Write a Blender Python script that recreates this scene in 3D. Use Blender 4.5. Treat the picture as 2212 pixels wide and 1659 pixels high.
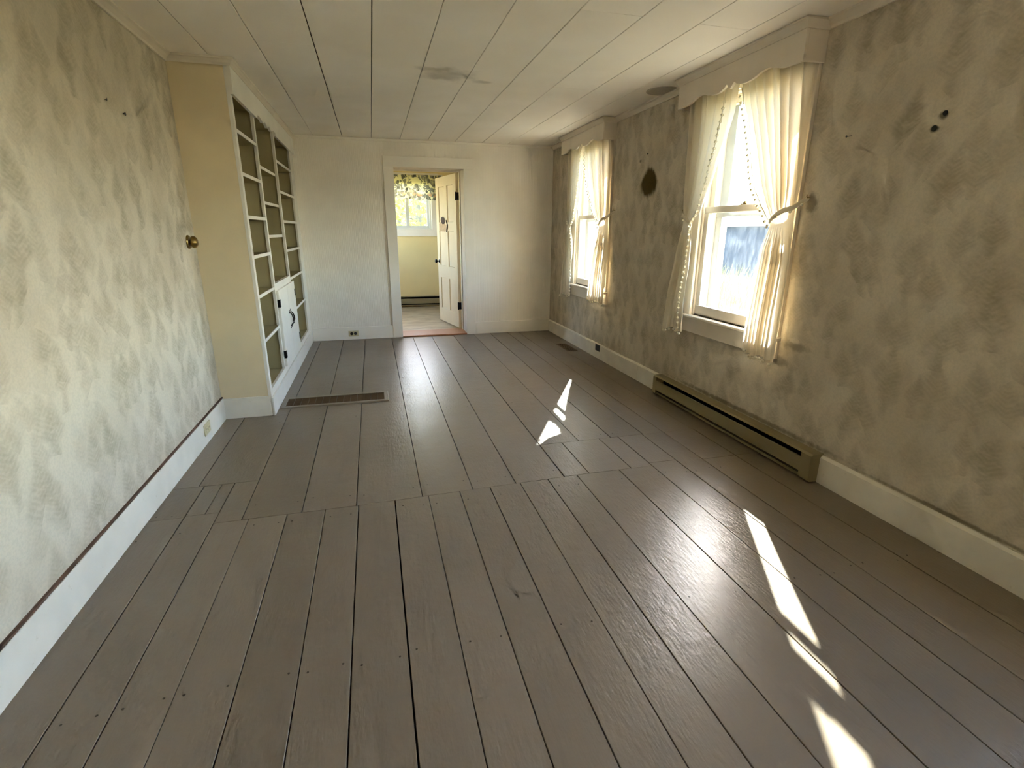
import bpy, bmesh, math, random
from mathutils import Vector, Matrix

random.seed(7)
scn = bpy.context.scene
for o in list(bpy.data.objects):
    bpy.data.objects.remove(o, do_unlink=True)
COL = scn.collection

# ---------------------------------------------------------------- camera
cam = bpy.data.cameras.new('camera')
cam.sensor_fit = 'HORIZONTAL'
cam.sensor_width = 36.0
cam.lens = 36.0 * 1109.34 / 2212.0
cam.clip_start = 0.02
cam.clip_end = 500
camo = bpy.data.objects.new('camera', cam)
COL.objects.link(camo)
FW = Vector((0.24501, 0.92626, -0.28638))
RT = Vector((0.96699, -0.25479, 0.00323))
UP = Vector((0.06998, 0.27771, 0.95811))
camo.matrix_world = Matrix(((RT.x, UP.x, -FW.x, 0.0), (RT.y, UP.y, -FW.y, 0.0),
                            (RT.z, UP.z, -FW.z, 1.2637), (0, 0, 0, 1)))
scn.camera = camo

# ---------------------------------------------------------------- light
SUN_DIR = Vector((1.0, 1.83, 1.30)).normalized()          # from the house towards the sun
w = bpy.data.worlds.new('sky')
scn.world = w
w.use_nodes = True
nt = w.node_tree
bg = nt.nodes['Background']
sky = nt.nodes.new('ShaderNodeTexSky')
sky.sky_type = 'NISHITA'
sky.sun_disc = False
sky.sun_elevation = math.asin(SUN_DIR.z)
sky.sun_rotation = math.atan2(SUN_DIR.x, SUN_DIR.y)
sky.air_density = 1.0
sky.dust_density = 1.0
sky.ozone_density = 1.0
tint = nt.nodes.new('ShaderNodeMix')                      # slightly warm autumn haze over the whole sky
tint.data_type = 'RGBA'
tint.blend_type = 'MULTIPLY'
tint.inputs[0].default_value = 1.0
tint.inputs[7].default_value = (1.10, 1.0, 0.94, 1)
nt.links.new(sky.outputs['Color'], tint.inputs[6])
nt.links.new(tint.outputs[2], bg.inputs['Color'])
bg.inputs['Strength'].default_value = 1.0
w.cycles.sampling_method = 'MANUAL'
w.cycles.sample_map_resolution = 512

sun = bpy.data.lights.new('sun', 'SUN')
sun.energy = 11.0
sun.angle = 0.0093
sun.color = (1.0, 0.93, 0.82)
suno = bpy.data.objects.new('sun', sun)
COL.objects.link(suno)
suno.location = SUN_DIR * 40
suno.rotation_euler = SUN_DIR.to_track_quat('Z', 'Y').to_euler()

scn.view_settings.view_transform = 'Standard'
scn.view_settings.look = 'None'
scn.view_settings.gamma = 1.0
scn.view_settings.use_curve_mapping = False
scn.view_settings.exposure = 2.82
scn.cycles.adaptive_threshold = 0.06
scn.cycles.adaptive_min_samples = 16
scn.cycles.max_bounces = 9
scn.cycles.diffuse_bounces = 6
scn.cycles.glossy_bounces = 3
scn.cycles.transparent_max_bounces = 16
scn.cycles.transmission_bounces = 4

# ---------------------------------------------------------------- dimensions
XL, XR, D, H = -1.064, 2.193, 6.374, 2.231      # left wall, right wall, far wall, ceiling
YF = -3.3                                        # wall behind the photographer
XB, YB = -0.757, 3.757                           # bookcase face, bookcase near side
KD = 8.95                                        # far wall of the kitchen
KY0 = 6.72                                       # kitchen side of the dividing wall
XO = 2.40                                        # outer face of the right wall
DY = 2.29                                        # spacing of the windows

# ---------------------------------------------------------------- material helpers
def srgb(r, g, b):
    f = lambda c: (c / 255 / 12.92) if c / 255 <= 0.04045 else ((c / 255 + 0.055) / 1.055) ** 2.4
    return (f(r), f(g), f(b), 1.0)


class NT:
    """tiny helper round a material node tree"""
    def __init__(self, name):
        self.m = bpy.data.materials.new(name)
        self.m.use_nodes = True
        self.t = self.m.node_tree
        self.b = self.t.nodes['Principled BSDF']
        self.out = self.t.nodes['Material Output']

    def n(self, kind, **kw):
        nd = self.t.nodes.new(kind)
        for k, v in kw.items():
            setattr(nd, k, v)
        return nd

    def l(self, a, b):
        self.t.links.new(a, b)

    def val(self, sock, v):
        if isinstance(v, (int, float)):
            sock.default_value = v
        elif isinstance(v, (tuple, list)):
            sock.default_value = v
        else:
            self.l(v, sock)

    def math(self, op, a, b=None, c=None, clamp=False):
        nd = self.n('ShaderNodeMath', operation=op, use_clamp=clamp)
        self.val(nd.inputs[0], a)
        if b is not None:
            self.val(nd.inputs[1], b)
        if c is not None:
            self.val(nd.inputs[2], c)
        return nd.outputs[0]

    def mix(self, fac, a, b, blend='MIX'):
        nd = self.n('ShaderNodeMix', data_type='RGBA', blend_type=blend)
        self.val(nd.inputs[0], fac)
        self.val(nd.inputs[6], a)
        self.val(nd.inputs[7], b)
        return nd.outputs[2]

    def ramp(self, v, lo, hi, a=0.0, b=1.0, smooth=True):
        nd = self.n('ShaderNodeMapRange', interpolation_type='SMOOTHSTEP' if smooth else 'LINEAR')
        self.val(nd.inputs[0], v)
        nd.inputs[1].default_value = lo
        nd.inputs[2].default_value = hi
        nd.inputs[3].default_value = a
        nd.inputs[4].default_value = b
        return nd.outputs[0]

    def pos(self):
        return self.n('ShaderNodeNewGeometry').outputs['Position']

    def xyz(self, v):
        s = self.n('ShaderNodeSeparateXYZ')
        self.l(v, s.inputs[0])
        return s.outputs

    def vec(self, x, y, z=0.0):
        c = self.n('ShaderNodeCombineXYZ')
        self.val(c.inputs[0], x)
        self.val(c.inputs[1], y)
        self.val(c.inputs[2], z)
        return c.outputs[0]

    def noise(self, v, scale, detail=3.0, rough=0.55):
        nd = self.n('ShaderNodeTexNoise')
        if v is not None:
            self.l(v, nd.inputs['Vector'])
        nd.inputs['Scale'].default_value = scale
        nd.inputs['Detail'].default_value = detail
        nd.inputs['Roughness'].default_value = rough
        return nd.outputs[0]

    def scale(self, v, s):
        nd = self.n('ShaderNodeMapping')
        self.l(v, nd.inputs[0])
        nd.inputs[3].default_value = s
        return nd.outputs[0]

    def bump(self, h, strength=0.2, dist=0.005):
        nd = self.n('ShaderNodeBump')
        nd.inputs['Strength'].default_value = strength
        nd.inputs['Distance'].default_value = dist
        self.l(h, nd.inputs['Height'])
        self.l(nd.outputs[0], self.b.inputs['Normal'])


def matte(t, c):
    """swap the principled shader for a plain diffuse one"""
    t.t.nodes.remove(t.b)
    d = t.n('ShaderNodeBsdfDiffuse')
    t.val(d.inputs[0], c)
    t.l(d.outputs[0], t.out.inputs[0])
    return t.m


def paint(name, col, rough=0.55, var=0.12, scale=3.0, bump=0.06, dirt=None, spec=0.4):
    """painted surface with soft mottling, optional dirt colour"""
    t = NT(name)
    p = t.pos()
    n1 = t.noise(p, scale, 2.0)
    dark = tuple(c * (1 - var) for c in col[:3]) + (1,)
    c = t.mix(t.ramp(n1, 0.35, 0.7), dark, col)
    if dirt:
        n2 = t.noise(p, scale * 5, 4.0, 0.7)
        c = t.mix(t.ramp(n2, 0.62, 0.82, 0, 0.6), c, dirt)
    if rough >= 0.5 and bump < 0.1:
        return matte(t, c)
    t.l(c, t.b.inputs['Base Color'])
    t.b.inputs['Roughness'].default_value = rough
    t.b.inputs['Specular IOR Level'].default_value = spec
    if bump >= 0.1:
        t.bump(t.noise(p, 140, 2.0), bump, 0.002)
    return t.m


def flat(name, col, rough=0.5, metal=0.0, spec=0.5):
    t = NT(name)
    p = t.pos()
    c = t.mix(t.noise(p, 25, 1.0), tuple(x * 0.85 for x in col[:3]) + (1,), col)
    t.l(c, t.b.inputs['Base Color'])
    t.b.inputs['Roughness'].default_value = rough
    t.b.inputs['Metallic'].default_value = metal
    t.b.inputs['Specular IOR Level'].default_value = spec
    return t.m


def fern_layer(t, y, z, wob, sx, sz, ox, oz, strength):
    """one layer of printed fern fronds; returns a 0..1 mask"""
    v = t.vec(t.math('MULTIPLY_ADD', y, sx, ox), t.math('MULTIPLY_ADD', z, sz, oz))
    vo = t.n('ShaderNodeTexVoronoi', voronoi_dimensions='2D', feature='F1')
    t.l(v, vo.inputs['Vector'])
    vo.inputs['Scale'].default_value = 1.0
    vo.inputs['Randomness'].default_value = 0.85
    d = t.n('ShaderNodeVectorMath', operation='SUBTRACT')
    t.l(v, d.inputs[0])
    t.l(vo.outputs['Position'], d.inputs[1])
    lx, lz, _ = t.xyz(d.outputs[0])
    cr, cg, cb = t.xyz(vo.outputs['Color'])
    # lean each frond to one side
    lx = t.math('SUBTRACT', lx, t.math('MULTIPLY', lz, t.math('MULTIPLY_ADD', cr, 0.6, -0.3)))
    ax = t.math('ABSOLUTE', lx)
    ax = t.math('ADD', ax, t.math('MULTIPLY_ADD', wob, 0.20, -0.10))
    tt = t.math('ADD', lz, 0.46)                       # 0 at the foot, ~0.9 at the tip
    wid = t.math('MULTIPLY', t.math('SUBTRACT', 0.92, tt), 0.58)
    wid = t.math('MULTIPLY', wid, t.ramp(tt, 0.02, 0.30, 0.25, 1.0))
    body = t.ramp(t.math('SUBTRACT', wid, ax), -0.05, 0.13)
    rib = t.math('SINE', t.math('MULTIPLY', t.math('ADD', t.math('SUBTRACT', lz, t.math('MULTIPLY', ax, 0.6)), t.math('MULTIPLY', wob, 0.07)), 70.0))
    rib = t.ramp(rib, -1.1, 1.0, 0.66, 1.0)
    m = t.math('MULTIPLY', body, rib)
    m = t.math('MULTIPLY', m, t.ramp(wob, 0.22, 0.6, 0.35, 1.0))
    m = t.math('MULTIPLY', m, t.math('MULTIPLY_ADD', cg, 0.75, 0.25))
    return t.math('MULTIPLY', m, strength)


def wallpaper(name, marks):
    t = NT(name)
    p = t.pos()
    x, y, z = t.xyz(p)
    base = t.mix(t.ramp(t.noise(p, 2.2, 2.0), 0.35, 0.65), WP_A, WP_B)
    grain = t.noise(p, 95, 2.0, 0.7)
    base = t.mix(t.ramp(grain, 0.35, 0.7, 0.0, 0.16), base, (0.30, 0.28, 0.22, 1))
    wob = t.noise(t.vec(t.math('MULTIPLY', y, 18), t.math('MULTIPLY', z, 40)), 1.0, 2.0, 0.6)
    f1 = fern_layer(t, y, z, wob, 4.7, 4.1, 0.3, 0.7, 0.62)
    f2 = fern_layer(t, y, z, wob, 7.0, 6.0, 7.3, 3.1, 0.50)
    f3 = fern_layer(t, y, z, wob, 5.6, 4.9, 21.7, 13.4, 0.45)
    c = t.mix(f1, base, WP_F1)
    c = t.mix(f2, c, WP_F2)
    c = t.mix(f3, c, WP_F3)
    for (my, mz, hw, hh, kind) in marks:
        if kind == 'plaque':          # brown scorched teardrop left where something hung
            u = t.math('DIVIDE', t.math('SUBTRACT', y, my), hw)
            v = t.math('DIVIDE', t.math('SUBTRACT', z, mz), hh)
            u = t.math('MULTIPLY', u, t.math('MULTIPLY_ADD', t.math('MAXIMUM', v, 0.0), 0.55, 1.0))
            r = t.math('SQRT', t.math('ADD', t.math('MULTIPLY', u, u), t.math('MULTIPLY', v, v)))
            r = t.math('ADD', r, t.math('MULTIPLY_ADD', t.noise(t.scale(p, (1, 1, 0.6)), 26, 5.0), 0.6, -0.3))
            c = t.mix(t.ramp(r, 0.74, 1.14, 0.96, 0.0), c, t.mix(t.noise(p, 40, 4.0), srgb(70, 58, 24), srgb(96, 80, 40)))
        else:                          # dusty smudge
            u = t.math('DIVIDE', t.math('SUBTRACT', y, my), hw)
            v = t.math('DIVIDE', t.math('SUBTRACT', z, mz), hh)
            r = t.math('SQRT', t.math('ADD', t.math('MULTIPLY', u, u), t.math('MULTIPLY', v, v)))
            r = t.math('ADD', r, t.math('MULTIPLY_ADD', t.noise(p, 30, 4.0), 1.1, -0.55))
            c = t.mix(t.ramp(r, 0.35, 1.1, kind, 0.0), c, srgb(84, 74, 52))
    return matte(t, c)


WP_A = srgb(216, 204, 183)
WP_B = srgb(205, 192, 170)
WP_F1 = srgb(160, 149, 127)
WP_F2 = srgb(167, 154, 133)
WP_F3 = srgb(152, 142, 117)

M = {}
M['paper_left'] = wallpaper('wallpaper_left_wall', [])
M['paper_right'] = wallpaper('wallpaper_right_wall', [
    (4.0, 1.640, 0.140, 0.115, 'plaque'), (2.25, 0.66, 0.12, 0.03, 0.4), (2.36, 0.56, 0.10, 0.035, 0.4),
    (2.30, 1.40, 0.05, 0.06, 0.6), (1.72, 1.70, 0.022, 0.02, 0.8), (1.745, 1.657, 0.02, 0.014, 0.8),
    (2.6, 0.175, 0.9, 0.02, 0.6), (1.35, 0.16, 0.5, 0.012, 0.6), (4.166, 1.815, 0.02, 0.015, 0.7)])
M['trim'] = paint('cream_trim_paint', srgb(228, 216, 198), 0.5, 0.08, 4.0, 0.05)
M['trim_worn'] = paint('worn_white_trim_paint', srgb(230, 222, 206), 0.5, 0.08, 6.0, 0.05, dirt=srgb(176, 160, 126))
M['board'] = paint('white_beadboard_paint', srgb(245, 237, 223), 0.5, 0.05, 3.0, 0.04)
M['ceiling'] = paint('ceiling_panel_paint', srgb(218, 210, 190), 0.6, 0.06, 1.7, 0.05)
M['void'] = flat('dark_gap', (0.012, 0.010, 0.008, 1), 0.9, 0, 0.1)
M['brown_gap'] = paint('bare_brown_wood_edge', srgb(112, 84, 66), 0.8, 0.4, 14.0, 0.1)
M['case_side'] = paint('cream_bookcase_side', srgb(226, 208, 172), 0.5, 0.07, 3.0, 0.05)
M['case_in'] = paint('olive_cream_bookcase_inside', srgb(178, 165, 126), 0.6, 0.08, 3.0, 0.05)
M['case_white'] = paint('white_bookcase_paint', srgb(232, 226, 214), 0.42, 0.06, 4.0, 0.04)
M['iron'] = flat('black_iron', (0.012, 0.011, 0.010, 1), 0.45, 0.3)
M['brass'] = flat('aged_brass', srgb(150, 128, 78), 0.28, 1.0)
M['heater'] = paint('olive_beige_enamel', srgb(146, 132, 98), 0.4, 0.06, 4.0, 0.02)
M['heater_dark'] = flat('dark_heater_inside', (0.006, 0.006, 0.006, 1), 0.9, 0, 0.1)
M['fin'] = flat('dusty_metal_fin', srgb(60, 54, 44), 0.6, 0.6)
M['reg_frame'] = flat('taupe_register_frame', srgb(142, 130, 112), 0.35, 0.2)
M['reg_dark'] = flat('brown_register_grille', srgb(104, 82, 58), 0.45, 0.2)
M['plate'] = flat('beige_plastic_plate', srgb(206, 192, 150), 0.35)
M['black'] = flat('black_plastic', (0.008, 0.008, 0.008, 1), 0.5)
M['outwhite'] = paint('outside_white_paint', srgb(214, 214, 208), 0.6, 0.1, 2.0, 0.0)
M['kitchen_wall'] = paint('kitchen_cream_paint', srgb(234, 212, 156), 0.6, 0.04, 2.0, 0.03)
M['kitchen_ceiling'] = paint('kitchen_ceiling_paint', srgb(232, 226, 206), 0.6, 0.04, 2.0, 0.03)
M['door'] = paint('cream_door_paint', srgb(244, 226, 192), 0.4, 0.05, 4.0, 0.03)
M['bare'] = paint('bare_torn_wood', srgb(214, 184, 146), 0.8, 0.2, 30.0, 0.1)
M['darkwood'] = flat('dark_brown_wood', srgb(58, 30, 16), 0.7)
M['storm'] = flat('aluminium_storm_frame', srgb(186, 188, 184), 0.4, 0.5)


def floor_paint():
    t = NT('grey_painted_floorboards')
    p = t.pos()
    info = t.n('ShaderNodeObjectInfo')
    rnd = info.outputs['Random']
    c = t.mix(rnd, srgb(126, 113, 96), srgb(136, 122, 105))
    blotch = t.noise(p, 1.6, 3.0, 0.6)
    c = t.mix(t.ramp(blotch, 0.35, 0.8, 0, 0.35), c, srgb(112, 101, 84))
    # wear streaks along the boards and pale scuffs
    st = t.noise(t.scale(p, (34, 1.6, 1)), 1.0, 3.0, 0.65)
    c = t.mix(t.ramp(st, 0.58, 0.8, 0, 0.30), c, srgb(108, 96, 80))
    sc = t.noise(t.scale(p, (7, 3.2, 1)), 1.3, 5.0, 0.75)
    c = t.mix(t.ramp(sc, 0.70, 0.80, 0, 0.22), c, srgb(196, 188, 176))
    t.l(c, t.b.inputs['Base Color'])
    r = t.ramp(blotch, 0.25, 0.75, 0.285, 0.33)
    t.l(r, t.b.inputs['Roughness'])
    t.b.inputs['Specular IOR Level'].default_value = 0.34
    h = t.math('ADD', t.math('MULTIPLY', t.noise(t.scale(p, (90, 22, 1)), 1.0, 2.0), 0.5),
               t.math('MULTIPLY', t.noise(p, 11, 4.0, 0.62), 1.0))
    t.bump(h, 0.34, 0.006)
    return t.m


M['floor'] = floor_paint()


def ceiling_stained():
    t = NT('ceiling_panel_paint')
    p = t.pos()
    x, y, z = t.xyz(p)
    c = t.mix(t.ramp(t.noise(p, 1.7, 2.0), 0.35, 0.7), srgb(242, 233, 219), srgb(248, 240, 228))
    for (mx, my, hx, hy, k) in ((0.55, 3.75, 0.22, 0.20, 0.35), (0.80, 3.86, 0.10, 0.05, 0.35), (0.45, 3.65, 0.15, 0.06, 0.3)):
        u = t.math('DIVIDE', t.math('SUBTRACT', x, mx), hx)
        v = t.math('DIVIDE', t.math('SUBTRACT', y, my), hy)
        r = t.math('SQRT', t.math('ADD', t.math('MULTIPLY', u, u), t.math('MULTIPLY', v, v)))
        r = t.math('ADD', r, t.math('MULTIPLY_ADD', t.noise(p, 9, 4.0), 1.4, -0.7))
        c = t.mix(t.ramp(r, 0.2, 1.0, k, 0.0), c, srgb(120, 108, 84))
    return matte(t, c)


M['ceiling'] = ceiling_stained()


def lino():
    t = NT('mottled_grey_vinyl')
    p = t.pos()
    n1 = t.noise(t.scale(p, (1.2, 2.6, 1)), 2.6, 6.0, 0.65)
    c = t.mix(t.ramp(n1, 0.35, 0.65), srgb(156, 138, 108), srgb(194, 180, 154))
    t.l(c, t.b.inputs['Base Color'])
    t.b.inputs['Roughness'].default_value = 0.32
    return t.m


M['lino'] = lino()


def wood_threshold():
    t = NT('orange_brown_wood')
    p = t.pos()
    n1 = t.noise(t.scale(p, (3, 60, 1)), 1.0, 4.0)
    c = t.mix(n1, srgb(150, 92, 58), srgb(196, 136, 96))
    t.l(c, t.b.inputs['Base Color'])
    t.b.inputs['Roughness'].default_value = 0.3
    return t.m


M['threshold'] = wood_threshold()


def glass(name, haze, streak, tint):
    """old window pane: clear, with a film of dust that scatters the light falling on it"""
    t = NT(name)
    t.t.nodes.remove(t.b)
    p = t.pos()
    tr = t.n('ShaderNodeBsdfTransparent')
    tr.inputs[0].default_value = tint
    tl = t.n('ShaderNodeBsdfTranslucent')
    tl.inputs[0].default_value = (0.80, 0.84, 0.88, 1)
    n1 = t.noise(t.scale(p, (1, 3.0, 1.2)), 5.0, 6.0, 0.7)
    n2 = t.noise(t.scale(p, (1, 9.0, 2.0)), 6.0, 4.0, 0.7)
    f = t.math('ADD', haze, t.math('MULTIPLY', t.ramp(n1, 0.45, 0.75), streak))
    f = t.math('ADD', f, t.math('MULTIPLY', t.ramp(n2, 0.66, 0.74), streak))
    mx = t.n('ShaderNodeMixShader')
    t.val(mx.inputs[0], f)
    t.l(tr.outputs[0], mx.inputs[1])
    t.l(tl.outputs[0], mx.inputs[2])
    gl = t.n('ShaderNodeBsdfGlossy')
    gl.inputs['Roughness'].default_value = 0.02
    mx2 = t.n('ShaderNodeMixShader')
    mx2.inputs[0].default_value = 0.025
    t.l(mx.outputs[0], mx2.inputs[1])
    t.l(gl.outputs[0], mx2.inputs[2])
    t.l(mx2.outputs[0], t.out.inputs[0])
    return t.m


M['pane'] = glass('dusty_window_glass', 0.004, 0.016, (0.95, 0.97, 0.97, 1))
M['pane_storm'] = glass('dirty_storm_glass', 0.006, 0.020, (0.90, 0.94, 0.96, 1))


def cloth(name, col, tcol, fac, pattern=None):
    t = NT(name)
    t.t.nodes.remove(t.b)
    p = t.pos()
    wv = t.noise(p, 260, 2.0)
    d = t.n('ShaderNodeBsdfDiffuse')
    tl = t.n('ShaderNodeBsdfTranslucent')
    if pattern:
        c, c2 = pattern(t)
        t.l(c, d.inputs[0])
        t.l(c2, tl.inputs[0])
    else:
        t.l(t.mix(wv, tuple(x * 0.9 for x in col[:3]) + (1,), col), d.inputs[0])
        tl.inputs[0].default_value = tcol
    mx = t.n('ShaderNodeMixShader')
    mx.inputs[0].default_value = fac
    t.l(d.outputs[0], mx.inputs[1])
    t.l(tl.outputs[0], mx.inputs[2])
    t.l(mx.outputs[0], t.out.inputs[0])
    return t.m


M['curtain'] = cloth('cream_curtain_cotton', srgb(240, 228, 204), srgb(240, 232, 214), 0.15)
M['pompom'] = cloth('cream_pompom_yarn', srgb(240, 232, 210), srgb(240, 230, 200), 0.04)


def floral(t):
    p = t.pos()
    x, y, z = t.xyz(p)
    v = t.vec(x, z)
    base = srgb(224, 214, 158)
    nz = t.n('ShaderNodeTexNoise')
    t.l(v, nz.inputs['Vector'])
    nz.inputs['Scale'].default_value = 16.0
    nz.inputs['Detail'].default_value = 1.0
    dv = t.n('ShaderNodeVectorMath', operation='MULTIPLY_ADD')
    t.l(nz.outputs['Color'], dv.inputs[0])
    dv.inputs[1].default_value = (0.07, 0.07, 0)
    t.l(v, dv.inputs[2])
    v = dv.outputs[0]

    def blob(scale, ox, lo, hi, stretch):
        mp = t.n('ShaderNodeMapping')
        t.l(v, mp.inputs[0])
        mp.inputs[1].default_value = (ox, ox * 0.7, 0)
        mp.inputs[3].default_value = stretch
        vo = t.n('ShaderNodeTexVoronoi', voronoi_dimensions='2D')
        t.l(mp.outputs[0], vo.inputs['Vector'])
        vo.inputs['Scale'].default_value = scale
        return t.ramp(vo.outputs['Distance'], lo, hi, 1.0, 0.0), t.xyz(vo.outputs['Color'])[0]
    clump = t.ramp(t.noise(v, 6.5, 2.0), 0.40, 0.50)
    low = t.ramp(z, 1.80, 1.93, 1.0, 0.0)
    leafarea = t.math('MAXIMUM', clump, low)
    m1, r1 = blob(17, 0.3, 0.40, 0.47, (1.3, 0.8, 1))
    m2, r2 = blob(24, 5.3, 0.34, 0.44, (0.7, 1.4, 1))
    c = base
    c = t.mix(t.math('MULTIPLY', m1, leafarea), c, t.mix(r1, srgb(84, 82, 66), srgb(150, 144, 118)))
    c = t.mix(t.math('MULTIPLY', t.math('MULTIPLY', m2, leafarea), t.ramp(r2, 0.4, 0.6)), c, srgb(120, 116, 96))
    f1, r3 = blob(7.5, 2.1, 0.26, 0.32, (1.0, 1.5, 1))
    lowb = t.ramp(z, 1.80, 1.86, 1.0, 0.0)
    c = t.mix(t.math('MULTIPLY', f1, lowb), c, t.mix(r3, srgb(196, 138, 92), srgb(204, 186, 140)))
    return c, c


M['valance'] = cloth('floral_print_cotton', None, None, 0.35, floral)

# ---------------------------------------------------------------- mesh helpers
class MB:
    """collects boxes and other shapes; build() makes one mesh object, origin at its base centre"""
    def __init__(self):
        self.v = []
        self.f = []

    def add(self, vs, fs):
        o = len(self.v)
        self.v += [tuple(p) for p in vs]
        self.f += [tuple(i + o for i in f) for f in fs]
        return self

    def box(self, x0, x1, y0, y1, z0, z1):
        vs = [(x0, y0, z0), (x1, y0, z0), (x1, y1, z0), (x0, y1, z0), (x0, y0, z1), (x1, y0, z1), (x1, y1, z1), (x0, y1, z1)]
        return self.add(vs, [(0, 3, 2, 1), (4, 5, 6, 7), (0, 1, 5, 4), (1, 2, 6, 5), (2, 3, 7, 6), (3, 0, 4, 7)])

    def prism(self, pts, axis, a, b):
        """polygon pts (2D) extruded along axis from a to b. x: pts=(y,z); y: pts=(x,z); z: pts=(x,y)"""
        n = len(pts)
        mk = {'x': lambda p, t: (t, p[0], p[1]), 'y': lambda p, t: (p[0], t, p[1]), 'z': lambda p, t: (p[0], p[1], t)}[axis]
        vs = [mk(p, a) for p in pts] + [mk(p, b) for p in pts]
        fs = [tuple(range(n))[::-1], tuple(range(n, 2 * n))]
        fs += [(i, (i + 1) % n, n + (i + 1) % n, n + i) for i in range(n)]
        return self.add(vs, fs)

    def tube(self, path, rad, seg=8, cap=True):
        P = [Vector(p) for p in path]
        rs = rad if isinstance(rad, (list, tuple)) else [rad] * len(P)
        rings = []
        for i, p in enumerate(P):
            d = (P[min(i + 1, len(P) - 1)] - P[max(i - 1, 0)]).normalized()
            a = Vector((0, 0, 1)) if abs(d.z) < 0.9 else Vector((1, 0, 0))
            s = d.cross(a).normalized()
            q = d.cross(s).normalized()
            rings.append([p + (s * math.cos(2 * math.pi * k / seg) + q * math.sin(2 * math.pi * k / seg)) * rs[i] for k in range(seg)])
        vs = [v for r in rings for v in r]
        fs = []
        for i in range(len(P) - 1):
            for k in range(seg):
                fs.append((i * seg + k, i * seg + (k + 1) % seg, (i + 1) * seg + (k + 1) % seg, (i + 1) * seg + k))
        if cap:
            fs.append(tuple(range(seg))[::-1])
            fs.append(tuple((len(P) - 1) * seg + k for k in range(seg)))
        return self.add(vs, fs)

    def lathe(self, prof, origin, axis, seg=20):
        """prof = [(r, h)]; axis is a unit vector"""
        ax = Vector(axis).normalized()
        a = Vector((0, 0, 1)) if abs(ax.z) < 0.9 else Vector((1, 0, 0))
        s = ax.cross(a).normalized()
        q = ax.cross(s).normalized()
        o = Vector(origin)
        vs = []
        for r, h in prof:
            for k in range(seg):
                an = 2 * math.pi * k / seg
                vs.append(o + ax * h + (s * math.cos(an) + q * math.sin(an)) * r)
        fs = []
        for i in range(len(prof) - 1):
            for k in range(seg):
                fs.append((i * seg + k, i * seg + (k + 1) % seg, (i + 1) * seg + (k + 1) % seg, (i + 1) * seg + k))
        fs.append(tuple(range(seg))[::-1])
        fs.append(tuple((len(prof) - 1) * seg + k for k in range(seg)))
        return self.add(vs, fs)

    def build(self, name, mat, parent=None, bevel=0.0, smooth=False, kind=None, local=False, recalc=True):
        me = bpy.data.meshes.new(name)
        if local:
            c = Vector((0, 0, 0))
        else:
            mn = [min(p[i] for p in self.v) for i in range(3)]
            mx = [max(p[i] for p in self.v) for i in range(3)]
            c = Vector(((mn[0] + mx[0]) / 2, (mn[1] + mx[1]) / 2, mn[2]))
        me.from_pydata([tuple(Vector(p) - c) for p in self.v], [], self.f)
        if recalc or bevel:
            bm = bmesh.new()
            bm.from_mesh(me)
            if recalc:
                bmesh.ops.recalc_face_normals(bm, faces=bm.faces[:])
            if bevel:
                ed = [e for e in bm.edges if len(e.link_faces) == 2 and e.calc_face_angle(0) > 0.5]
                bmesh.ops.bevel(bm, geom=ed, offset=bevel, segments=1, affect='EDGES', profile=0.5)
            bm.to_mesh(me)
            bm.free()
        if smooth:
            for p in me.polygons:
                p.use_smooth = True
        me.update()
        ob = bpy.data.objects.new(name, me)
        COL.objects.link(ob)
        if mat is not None:
            me.materials.append(M[mat] if isinstance(mat, str) else mat)
        if parent is not None:
            ob.parent = parent
            ob.location = c if local else c - WLOC.get(parent, Vector((0, 0, 0)))
        else:
            ob.location = c
        WLOC[ob] = c.copy()
        if kind:
            ob['kind'] = kind
        return ob


WLOC = {}


def empty(name, loc, rz=0.0):
    o = bpy.data.objects.new(name, None)
    o.empty_display_size = 0.1
    o.location = loc
    o.rotation_euler = (0, 0, rz)
    COL.objects.link(o)
    WLOC[o] = Vector(loc)
    return o


def tag(o, label, cat=None, group=None, kind=None):
    o['label'] = label
    if cat:
        o['category'] = cat
    if group:
        o['group'] = group
    if kind:
        o['kind'] = kind
    return o


def bx(x0, x1, y0, y1, z0, z1):
    return MB().box(x0, x1, y0, y1, z0, z1)


# ================================================================ THE SETTING
# ---------------------------------------------------------------- floor
fl = bx(XL - 0.2, XR + 0.02, YF - 0.02, D + 0.02, -0.20, -0.028).build('floor', 'void')
tag(fl, 'grey painted wide-plank wooden floor of the empty room', 'floor', kind='structure')
GAP = 0.0021


def butt(x):
    """the slightly skewed line where the near boards meet the far ones"""
    return 2.303 + max(0.0, min(1.0, (x + 0.2) / 1.2)) * 0.042


def plank(x0, x1, y0, y1):
    """y0/y1 may be numbers or the function butt"""
    e = 0.0004
    dz = random.uniform(-0.0009, 0.0009)
    xa = x0 + GAP * random.uniform(0.5, 1.3)
    xb = x1 - GAP * random.uniform(0.5, 1.3)
    f = lambda y, x: y(x) if callable(y) else y
    pts = [(xa, f(y0, xa) + e), (xb, f(y0, xb) + e), (xb, f(y1, xb) - e), (xa, f(y1, xa) - e)]
    return MB().prism(pts, 'z', -0.026, dz).build('plank', 'floor', fl, bevel=0.0012)


near = [XL - 0.01, -0.918, -0.775, -0.63, -0.467, -0.300, -0.148, 0.022, 0.185, 0.342, 0.500, 0.663, 0.816, 0.983, 1.232, 1.437, 1.608, 1.765, 1.985, XR]
for i in range(len(near) - 1):
    x0, x1 = near[i], near[i + 1]
    xm = (x0 + x1) / 2
    y1 = butt
    if xm < -0.918:
        y1 = 2.39
    elif xm < -0.775:
        y1 = 2.40
    elif xm > 1.985:
        y1 = 2.352
    elif xm > 1.765:
        y1 = 2.352
    elif xm > 1.608:
        y1 = 2.78
    elif xm > 1.437:
        y1 = 2.381
    plank(x0, x1, YF, y1)
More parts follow.
